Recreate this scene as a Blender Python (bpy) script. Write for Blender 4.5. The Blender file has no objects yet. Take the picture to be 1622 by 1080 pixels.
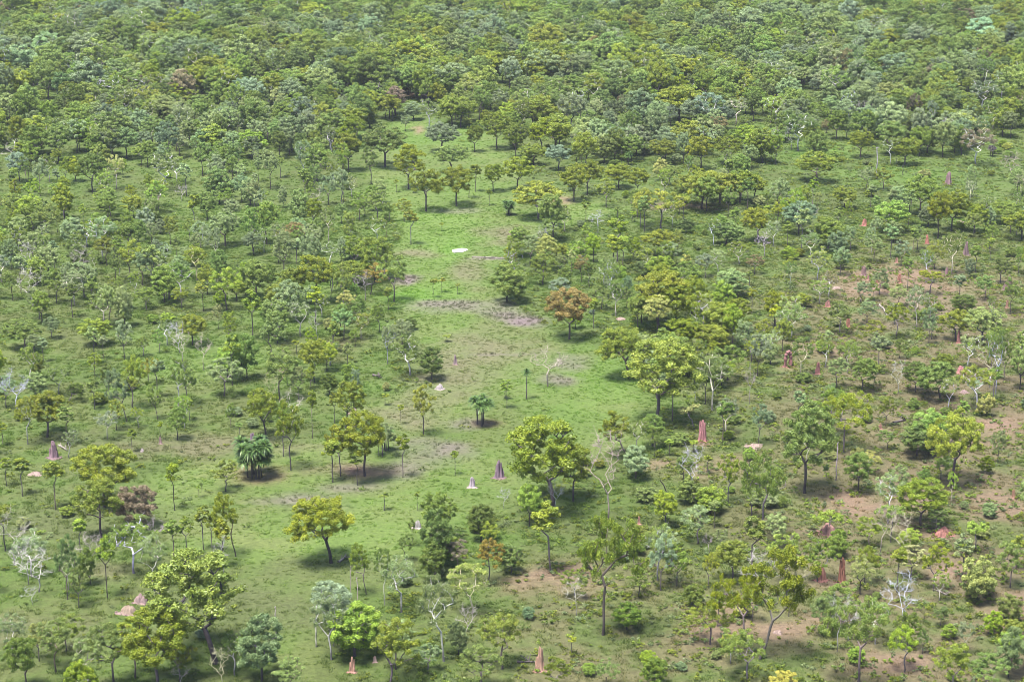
import bpy, math, random
import numpy as np
from mathutils import Vector, Matrix, Euler

# ------------------------------------------------------------------ camera numbers
PW, PH = 1622.0, 1080.0
CAMH, PITCH, LENS = 100.0, math.radians(17.0), 70.0
F = PW * LENS / 36.0
CP, SP = math.cos(PITCH), math.sin(PITCH)
scene = bpy.context.scene
rng = np.random.default_rng(11)
random.seed(5)

def ground_at(u, v):
    """photo pixel -> point on the plain"""
    x = (u - PW / 2) / F; y = (PH / 2 - v) / F
    dy = CP + y * SP; dz = -SP + y * CP
    t = -CAMH / dz
    return x * t, dy * t

def pixel_of(X, Y, Z=0.0):
    zc = Y * CP - (Z - CAMH) * SP
    yc = Y * SP + (Z - CAMH) * CP
    return PW / 2 + F * X / zc, PH / 2 - F * yc / zc, zc

# ------------------------------------------------------------------ numpy value noise
_T = rng.random((256, 256))
def vnoise(x, y):
    x = np.asarray(x, float); y = np.asarray(y, float)
    xi = np.floor(x).astype(int); yi = np.floor(y).astype(int)
    fx = x - xi; fy = y - yi
    fx = fx * fx * (3 - 2 * fx); fy = fy * fy * (3 - 2 * fy)
    a = _T[xi & 255, yi & 255]; b = _T[(xi + 1) & 255, yi & 255]
    c = _T[xi & 255, (yi + 1) & 255]; d = _T[(xi + 1) & 255, (yi + 1) & 255]
    return (a * (1 - fx) + b * fx) * (1 - fy) + (c * (1 - fx) + d * fx) * fy
def fbm(x, y, o=4):
    s = 0; a = .5; n = 0
    for i in range(o):
        s = s + a * vnoise(x * 2 ** i + 17.3 * i, y * 2 ** i + 9.1 * i); n += a; a *= .5
    return s / n
def hgt(x, y):
    return (fbm(np.asarray(x) / 55.0 + 40, np.asarray(y) / 55.0 + 40, 3) - .5) * 0.9

# ------------------------------------------------------------------ materials
def nt(name):
    m = bpy.data.materials.new(name); m.use_nodes = True
    t = m.node_tree; t.nodes.clear()
    return m, t
def link(t, a, b): t.links.new(a, b)
def attr(t, name, kind):
    n = t.nodes.new('ShaderNodeAttribute'); n.attribute_name = name; n.attribute_type = kind; return n
def math_node(t, op, a, b):
    n = t.nodes.new('ShaderNodeMath'); n.operation = op
    for i, v in enumerate((a, b)):
        if isinstance(v, (int, float)): n.inputs[i].default_value = v
        elif v is not None: link(t, v, n.inputs[i])
    return n.outputs[0]
def mixc(t, mode, fac, a, b):
    n = t.nodes.new('ShaderNodeMix'); n.data_type = 'RGBA'; n.blend_type = mode
    for s, v in ((n.inputs[0], fac), (n.inputs[6], a), (n.inputs[7], b)):
        if isinstance(v, (int, float)): s.default_value = v
        elif isinstance(v, tuple): s.default_value = (*v, 1) if len(v) == 3 else v
        else: link(t, v, s)
    return n.outputs[2]
def noise_node(t, vec, scale, detail=4, rough=.55):
    n = t.nodes.new('ShaderNodeTexNoise'); n.inputs['Scale'].default_value = scale
    n.inputs['Detail'].default_value = detail; n.inputs['Roughness'].default_value = rough
    if vec is not None: link(t, vec, n.inputs['Vector'])
    return n
def ramp(t, fac, stops):
    n = t.nodes.new('ShaderNodeValToRGB'); r = n.color_ramp
    while len(r.elements) > 1: r.elements.remove(r.elements[0])
    for i, (p, c) in enumerate(stops):
        e = r.elements[0] if i == 0 else r.elements.new(p)
        e.position = p; e.color = (*c, 1) if isinstance(c, tuple) else (c, c, c, 1)
    link(t, fac, n.inputs[0]); return n.outputs[0]

def leaf_material(name, transl=.24, rough=.42):
    m, t = nt(name)
    tint = attr(t, 'leaf_tint', 'INSTANCER'); vary = attr(t, 'vary', 'GEOMETRY')
    br = math_node(t, 'MULTIPLY_ADD', vary.outputs['Fac'], 1.0)
    t.nodes[-1].inputs[2].default_value = 0.5
    c = mixc(t, 'MULTIPLY', 1.0, tint.outputs['Color'], (1, 1, 1))
    sc = t.nodes.new('ShaderNodeVectorMath'); sc.operation = 'SCALE'
    link(t, tint.outputs['Vector'], sc.inputs[0]); link(t, br, sc.inputs['Scale'])
    hue = t.nodes.new('ShaderNodeHueSaturation'); hue.inputs['Saturation'].default_value = 1.08; hue.inputs['Value'].default_value = 1.12
    h = math_node(t, 'MULTIPLY_ADD', vary.outputs['Fac'], -0.05); t.nodes[-1].inputs[2].default_value = 0.525
    link(t, h, hue.inputs['Hue']); link(t, sc.outputs[0], hue.inputs['Color'])
    p = t.nodes.new('ShaderNodeBsdfPrincipled'); p.inputs['Roughness'].default_value = rough
    p.inputs['Specular IOR Level'].default_value = .28
    link(t, hue.outputs[0], p.inputs['Base Color'])
    tr = t.nodes.new('ShaderNodeBsdfTranslucent')
    tc = mixc(t, 'MULTIPLY', 1.0, hue.outputs[0], (1.25, 1.3, .7))
    link(t, tc, tr.inputs['Color'])
    mx = t.nodes.new('ShaderNodeMixShader'); mx.inputs[0].default_value = transl
    link(t, p.outputs[0], mx.inputs[1]); link(t, tr.outputs[0], mx.inputs[2])
    o = t.nodes.new('ShaderNodeOutputMaterial'); link(t, mx.outputs[0], o.inputs['Surface'])
    return m

def bark_material():
    m, t = nt('bark')
    tint = attr(t, 'bark_tint', 'INSTANCER'); tc = t.nodes.new('ShaderNodeTexCoord')
    n = noise_node(t, tc.outputs['Object'], 3.0, 5, .6)
    c = mixc(t, 'MULTIPLY', 1.0, tint.outputs['Color'], ramp(t, n.outputs['Fac'], [(.3, .55), (.7, 1.25)]))
    # charred foot left by grass fires
    sep = t.nodes.new('ShaderNodeSeparateXYZ'); link(t, tc.outputs['Object'], sep.inputs[0])
    n2 = noise_node(t, tc.outputs['Object'], 1.1, 2)
    z = math_node(t, 'ADD', sep.outputs['Z'], math_node(t, 'MULTIPLY', n2.outputs['Fac'], -1.6))
    f = ramp(t, math_node(t, 'MULTIPLY', z, .4), [(.0, 1.0), (.45, 0.0)])
    c2 = mixc(t, 'MIX', math_node(t, 'MULTIPLY', f, .75), c, (.022, .018, .022))
    p = t.nodes.new('ShaderNodeBsdfPrincipled'); p.inputs['Roughness'].default_value = .85
    link(t, c2, p.inputs['Base Color'])
    b = t.nodes.new('ShaderNodeBump'); b.inputs['Strength'].default_value = .6; b.inputs['Distance'].default_value = .05
    link(t, n.outputs['Fac'], b.inputs['Height']); link(t, b.outputs[0], p.inputs['Normal'])
    o = t.nodes.new('ShaderNodeOutputMaterial'); link(t, p.outputs[0], o.inputs['Surface'])
    return m

def mound_material():
    m, t = nt('termite_clay')
    tint = attr(t, 'clay_tint', 'INSTANCER'); tc = t.nodes.new('ShaderNodeTexCoord')
    mp = t.nodes.new('ShaderNodeMapping'); mp.inputs['Scale'].default_value = (3.5, 3.5, .7)
    link(t, tc.outputs['Object'], mp.inputs[0])
    n = noise_node(t, mp.outputs[0], 1.6, 6, .65)
    c = mixc(t, 'MULTIPLY', 1.0, tint.outputs['Color'], ramp(t, n.outputs['Fac'], [(.25, .35), (.5, .95), (.75, 1.5)]))
    p = t.nodes.new('ShaderNodeBsdfPrincipled'); p.inputs['Roughness'].default_value = .95
    link(t, c, p.inputs['Base Color'])
    b = t.nodes.new('ShaderNodeBump'); b.inputs['Strength'].default_value = .8; b.inputs['Distance'].default_value = .08
    link(t, n.outputs['Fac'], b.inputs['Height']); link(t, b.outputs[0], p.inputs['Normal'])
    o = t.nodes.new('ShaderNodeOutputMaterial'); link(t, p.outputs[0], o.inputs['Surface'])
    return m

def ground_material():
    m, t = nt('savanna_ground')
    tc = t.nodes.new('ShaderNodeTexCoord'); col = attr(t, 'soil', 'GEOMETRY')
    n1 = noise_node(t, tc.outputs['Object'], 1.7, 8, .7)
    n2 = noise_node(t, tc.outputs['Object'], 7, 5, .7)
    c = mixc(t, 'MULTIPLY', 1.0, col.outputs['Color'], ramp(t, n1.outputs['Fac'], [(.3, (.65, .65, .65)), (.5, (.95, .95, .95)), (.7, (1.3, 1.3, 1.25))]))
    c = mixc(t, 'MULTIPLY', 1.0, c, ramp(t, n2.outputs['Fac'], [(.3, (.7, .71, .7)), (.7, (1.3, 1.29, 1.27))]))
    p = t.nodes.new('ShaderNodeBsdfPrincipled'); p.inputs['Roughness'].default_value = .95
    p.inputs['Specular IOR Level'].default_value = .15
    link(t, c, p.inputs['Base Color'])
    b = t.nodes.new('ShaderNodeBump'); b.inputs['Strength'].default_value = 1.0; b.inputs['Distance'].default_value = .2
    s = math_node(t, 'ADD', n1.outputs['Fac'], math_node(t, 'MULTIPLY', n2.outputs['Fac'], .5))
    link(t, s, b.inputs['Height']); link(t, b.outputs[0], p.inputs['Normal'])
    o = t.nodes.new('ShaderNodeOutputMaterial'); link(t, p.outputs[0], o.inputs['Surface'])
    return m

def water_material():
    m, t = nt('milky_water')
    tc = t.nodes.new('ShaderNodeTexCoord'); n = noise_node(t, tc.outputs['Object'], 1.2, 3)
    p = t.nodes.new('ShaderNodeBsdfPrincipled')
    link(t, ramp(t, n.outputs['Fac'], [(.35, (.50, .47, .42)), (.65, (.64, .61, .55))]), p.inputs['Base Color'])
    p.inputs['Roughness'].default_value = .10
    o = t.nodes.new('ShaderNodeOutputMaterial'); link(t, p.outputs[0], o.inputs['Surface'])
    return m

M_LEAF = leaf_material('foliage'); M_GRASS = leaf_material('grass_blades', .25, .6)
M_BARK = bark_material(); M_CLAY = mound_material(); M_GROUND = ground_material(); M_WATER = water_material()

# ------------------------------------------------------------------ colours (albedo)
LEAF = dict(
    O=(.146, .182, .032), Y=(.168, .202, .036), M=(.122, .172, .046), G=(.160, .206, .098), B=(.140, .188, .102),
    L=(.160, .226, .044), P=(.232, .258, .100), D=(.090, .130, .036), R=(.180, .150, .046), V=(.160, .138, .082))
LEAFWORD = dict(O='olive', Y='yellow-olive', M='mid green', G='grey-green', B='blue-green', L='lime green', P='pale yellow-green',
                D='dark green', R='orange-brown', V='purple-brown')
DARKBARK = (.070, .054, .066); PALEBARK = (.47, .445, .44); MIDBARK = (.125, .100, .108)

# ------------------------------------------------------------------ mesh helpers
def mesh_np(name, verts, faces_list, mats, fmat=None, vary=None, smooth=False):
    """faces_list: list of (array k x n) index blocks with constant n"""
    me = bpy.data.meshes.new(name)
    verts = np.asarray(verts, np.float32)
    me.vertices.add(len(verts)); me.vertices.foreach_set('co', verts.ravel())
    loops = np.concatenate([f.ravel() for f in faces_list]).astype(np.int32)
    tot = np.concatenate([np.full(len(f), f.shape[1], np.int32) for f in faces_list])
    st = np.concatenate([[0], np.cumsum(tot)[:-1]]).astype(np.int32)
    me.loops.add(len(loops)); me.loops.foreach_set('vertex_index', loops)
    me.polygons.add(len(tot)); me.polygons.foreach_set('loop_start', st)
    try: me.polygons.foreach_set('loop_total', tot)
    except Exception: pass
    for mt in mats: me.materials.append(mt)
    if fmat is not None: me.polygons.foreach_set('material_index', np.asarray(fmat, np.int32))
    if vary is not None:
        a = me.attributes.new('vary', 'FLOAT', 'FACE'); a.data.foreach_set('value', np.asarray(vary, np.float32))
    me.update(calc_edges=True)
    if smooth: me.polygons.foreach_set('use_smooth', np.ones(len(tot), bool))
    return me

# ------------------------------------------------------------------ tree generator
def skeleton(r, clumps, fork, H, wiggle, tip=.028, pw=2.25, lean=0.0):
    """nodes grown from the foot to every clump; returns positions, parents, radii"""
    P = [np.array([0, 0, -.3])]; par = [-1]
    n = max(4, int(fork / .55)); ph = r.random() * 6.28
    for i in range(1, n + 1):
        z = fork * i / n
        w = wiggle * .3 * math.sin(i * .9 + ph)
        P.append(np.array([w * math.cos(ph) + lean * z, w * math.sin(ph * 2), z])); par.append(len(P) - 2)
    trunk_n = len(P)
    order = sorted(range(len(clumps)), key=lambda i: np.linalg.norm(clumps[i] - P[trunk_n - 1]))
    for ci in order:
        c = clumps[ci]
        best, bi = 1e9, trunk_n - 1
        for j in range(max(1, trunk_n - 2), len(P)):
            d = c - P[j]; L = np.linalg.norm(d)
            if L < .25: continue
            up = d[2] / L
            cost = L * (1.0 + .9 * max(0, .25 - up)) + .12 * np.linalg.norm(P[j] - P[trunk_n - 1])
            if cost < best: best, bi = cost, j
        a = P[bi]; d = c - a; L = np.linalg.norm(d); k = max(2, int(L / .8)); pr = bi
        side = np.array([d[1], -d[0], 0]); side /= (np.linalg.norm(side) + 1e-6)
        amp = wiggle * r.normal() * min(1, L / 3); bow = .12 * L * (1 if r.random() < .7 else -.3)
        for q in range(1, k + 1):
            s = q / k
            pt = a + d * s + side * amp * math.sin(s * math.pi * (1 if L < 2 else 2)) + np.array([0, 0, bow * math.sin(s * math.pi) * .6])
            pt = pt + r.normal(size=3) * wiggle * .13 * (q < k)
            P.append(pt); par.append(pr); pr = len(P) - 1
    P = np.array(P); par = np.array(par); kids = np.zeros(len(P)); acc = np.zeros(len(P))
    for j in range(len(P) - 1, 0, -1):
        if kids[j] == 0: acc[j] = tip ** pw
        acc[par[j]] += acc[j]; kids[par[j]] += 1
    R = acc ** (1 / pw)
    R = R * 1.15; R[:trunk_n] *= 1.15
    R[0] = R[1] * 1.25
    R = R * (1 + .18 * np.exp(-np.maximum(P[:, 2], 0) / .5))
    return P, par, R

def tubes(P, par, R, sides=5):
    V = []; Fc = []; ang = np.arange(sides) * 2 * math.pi / sides
    for j in range(1, len(P)):
        a, b = P[par[j]], P[j]; ra, rb = R[par[j]], R[j]
        if par[j] > 0 and ra > rb * 1.6: ra = rb * 1.25
        d = b - a; L = np.linalg.norm(d)
        if L < 1e-4: continue
        d = d / L; x = np.cross(d, [0, 1, 0] if abs(d[1]) < .8 else [1, 0, 0]); x /= np.linalg.norm(x); y = np.cross(d, x)
        ring = np.outer(np.cos(ang), x) + np.outer(np.sin(ang), y)
        o = len(V) * sides * 2
        V.append(np.vstack([a - d * .02 + ring * ra, b + d * .02 + ring * rb]))
        k = np.arange(sides); k2 = (k + 1) % sides
        Fc.append(np.stack([o + k, o + k2, o + sides + k2, o + sides + k], 1))
    return np.vstack(V), np.vstack(Fc)

def leaves(r, centres, radii, per, size, aspect=.5, flat=.75, lobes=5, droop=0.0):
    """rhombic leaf sprays on small lobes packed round every clump"""
    cs = []; rs = []; nn = []
    for c, rad, k in zip(centres, radii, per):
        d = r.normal(size=(lobes, 3)); d /= np.linalg.norm(d, axis=1)[:, None]; d[:, 2] = np.abs(d[:, 2]) * .8 - .15
        lc = c + d * rad * .55 * np.array([1, 1, flat]); lr = rad * r.uniform(.34, .56, lobes)
        for q in range(lobes):
            m = max(3, int(k / lobes))
            dd = r.normal(size=(m, 3)); dd /= np.linalg.norm(dd, axis=1)[:, None]
            rr = lr[q] * (.35 + .65 * r.random(m) ** .5)
            pos = lc[q] + dd * rr[:, None] * np.array([1, 1, flat])
            pos[:, 2] -= droop * r.random(m) ** 2 * rad
            cs.append(pos); nn.append(dd); rs.append(np.full(m, r.random() * .5) + r.random(m) * .5)
    C = np.vstack(cs); N = np.vstack(nn); vary = np.concatenate(rs)
    n = len(C)
    nrm = N * .8 + np.array([0, 0, .25]) + r.normal(size=(n, 3)) * .55
    nrm /= np.linalg.norm(nrm, axis=1)[:, None]
    t = r.normal(size=(n, 3)); t[:, 2] -= .4 + droop
    t -= (t * nrm).sum(1)[:, None] * nrm; t /= np.linalg.norm(t, axis=1)[:, None] + 1e-6
    b = np.cross(nrm, t)
    s = size * 1.34 * r.uniform(.6, 1.3, n)[:, None]
    V = np.empty((n, 4, 3)); V[:, 0] = C - t * s; V[:, 1] = C + b * s * aspect; V[:, 2] = C + t * s; V[:, 3] = C - b * s * aspect
    Fc = np.arange(n * 4).reshape(n, 4)
    return V.reshape(-1, 3), Fc, vary

FORMS = {
    # form: fork, crown centre z, rx, rz, clumps, clump radius, leaves per clump, leaf size, wiggle, tip, shell
    'd': dict(fork=3.1, cz=6.6, rx=3.7, rz=3.4, n=60, cr=.80, k=380, s=.082, wig=.28, tip=.028, aspect=.5),
    't': dict(fork=3.3, cz=6.5, rx=3.7, rz=3.5, n=54, cr=.82, k=400, s=.080, wig=.30, tip=.030, aspect=.5),
    'k': dict(fork=3.4, cz=6.6, rx=3.1, rz=3.3, n=36, cr=.70, k=340, s=.080, wig=.4, tip=.028, aspect=.45),
    'g': dict(fork=3.3, cz=6.8, rx=3.2, rz=3.1, n=30, cr=.70, k=270, s=.080, wig=.36, tip=.032, aspect=.4),
    's': dict(fork=5.2, cz=7.5, rx=1.35, rz=2.3, n=13, cr=.66, k=330, s=.108, wig=.2, tip=.030, aspect=.45),
    'u': dict(fork=3.8, cz=6.9, rx=4.4, rz=2.8, n=46, cr=.72, k=300, s=.082, wig=.45, tip=.028, aspect=.4),
    'b': dict(fork=1.0, cz=5.4, rx=5.2, rz=4.4, n=46, cr=1.25, k=420, s=.135, wig=.3, tip=.04, aspect=.6),
    'r': dict(fork=1.9, cz=5.7, rx=3.5, rz=4.0, n=56, cr=.88, k=400, s=.092, wig=.3, tip=.032, aspect=.5),
    'n': dict(fork=6.3, cz=8.3, rx=1.1, rz=1.6, n=6, cr=.7, k=190, s=.20, wig=.18, tip=.045, aspect=.45),
    'f': dict(fork=3.8, cz=8.2, rx=4.8, rz=1.5, n=26, cr=.9, k=260, s=.135, wig=.3, tip=.04, aspect=.6),
    'x': dict(fork=3.0, cz=6.6, rx=3.2, rz=3.2, n=34, cr=.1, k=0, s=.1, wig=.34, tip=.021, aspect=.4),
    'p': dict(fork=6.5, cz=8.6, rx=.4, rz=1.2, n=3, cr=.1, k=0, s=.1, wig=.25, tip=.09, aspect=.4),
}
NVAR = dict(t=6, d=9, k=6, g=7, s=5, u=4, b=5, r=5, n=3, f=3, x=4, p=2)

def make_variant(form, seed):
    q = FORMS[form]; r = np.random.default_rng(seed * 97 + ord(form))
    n = q['n']; pts = []
    ax = r.uniform(.85, 1.15); off = r.normal(size=2) * q['rx'] * .10
    if form == 'b':
        n += 4
    tries = 0
    lobe_dirs = r.normal(size=(4, 3)); lobe_dirs /= np.linalg.norm(lobe_dirs, axis=1)[:, None]
    while len(pts) < n and tries < 4000:
        tries += 1
        d = r.normal(size=3); d /= np.linalg.norm(d)
        if d[2] < (-.85 if form in 'drb' else -.65): continue
        bump = 1 + .28 * max(0, float(np.max(lobe_dirs @ d)) - .35) - .12
        rad = (.40 + .60 * r.random() ** .6) * bump
        p = np.array([d[0] * q['rx'] * ax * rad + off[0], d[1] * q['rx'] / ax * rad + off[1], q['cz'] + d[2] * q['rz'] * rad])
        md = q['cr'] * (1.28 if tries < 1500 else .85)
        if all(np.linalg.norm((p - o) * np.array([1, 1, 1.1])) > md for o in pts): pts.append(p)
    pts = np.array(pts)
    if form in 'su' or form == 'n':
        pass
    P, par, R = skeleton(r, list(pts), q['fork'], 10, q['wig'], q['tip'])
    if form in 'gx':   # thin twigs beyond the limb ends
        P = list(P); par = list(par); R = list(R)
        for i in range(len(P)):
            if i > 6 and R[i] < q['tip'] * 1.6 and r.random() < (.9 if form == 'x' else .35):
                for _ in range(4 if form == 'x' else 1):
                    d = r.normal(size=3); d[2] = abs(d[2]) * .7; d /= np.linalg.norm(d)
                    P.append(P[i] + d * r.uniform(.5, 1.1)); par.append(i); R.append(q['tip'] * .42)
        P = np.array(P); par = np.array(par); R = np.array(R)
    tv, tf = tubes(P, par, R, 6 if form in 'dtgux' else 5)
    zmax = pts[:, 2].max() + q['cr'] * .7
    if q['k']:
        rad = q['cr'] * r.uniform(.82, 1.32, len(pts))
        lv, lf, vary = leaves(r, pts, rad, (q['k'] * (rad / q['cr']) ** 2).astype(int), q['s'], q['aspect'], .88,
                              lobes=6 if form in 'dtr' else 5, droop=.35 if form in 'gku' else .1)
        ext = np.percentile(np.abs(lv[:, 0]), 98); zmax = np.percentile(lv[:, 2], 99.5)
    else:
        lv = lf = vary = None; ext = max(.5, np.percentile(np.abs(P[:, 0]), 99)); zmax = P[:, 2].max()
    tm = mesh_np(f'trunk_mesh_{form}{seed}', tv, [tf], [M_BARK], smooth=True)
    cm = mesh_np(f'crown_mesh_{form}{seed}', lv, [lf], [M_LEAF], vary=vary) if lf is not None else None
    # one joined copy for the far wood
    if lf is not None:
        V = np.vstack([tv, lv]); fm = np.concatenate([np.zeros(len(tf)), np.ones(len(lf))])
        jm = mesh_np(f'tree_mesh_{form}{seed}', V, [tf, lf + len(tv)], [M_BARK, M_LEAF], fmat=fm, vary=np.concatenate([np.zeros(len(tf)), vary]))
    else: jm = tm
    return dict(trunk=tm, crown=cm, joined=jm, H=float(zmax), W=float(2 * ext))
VARS = {f: [make_variant(f, i) for i in range(n)] for f, n in NVAR.items()}

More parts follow.
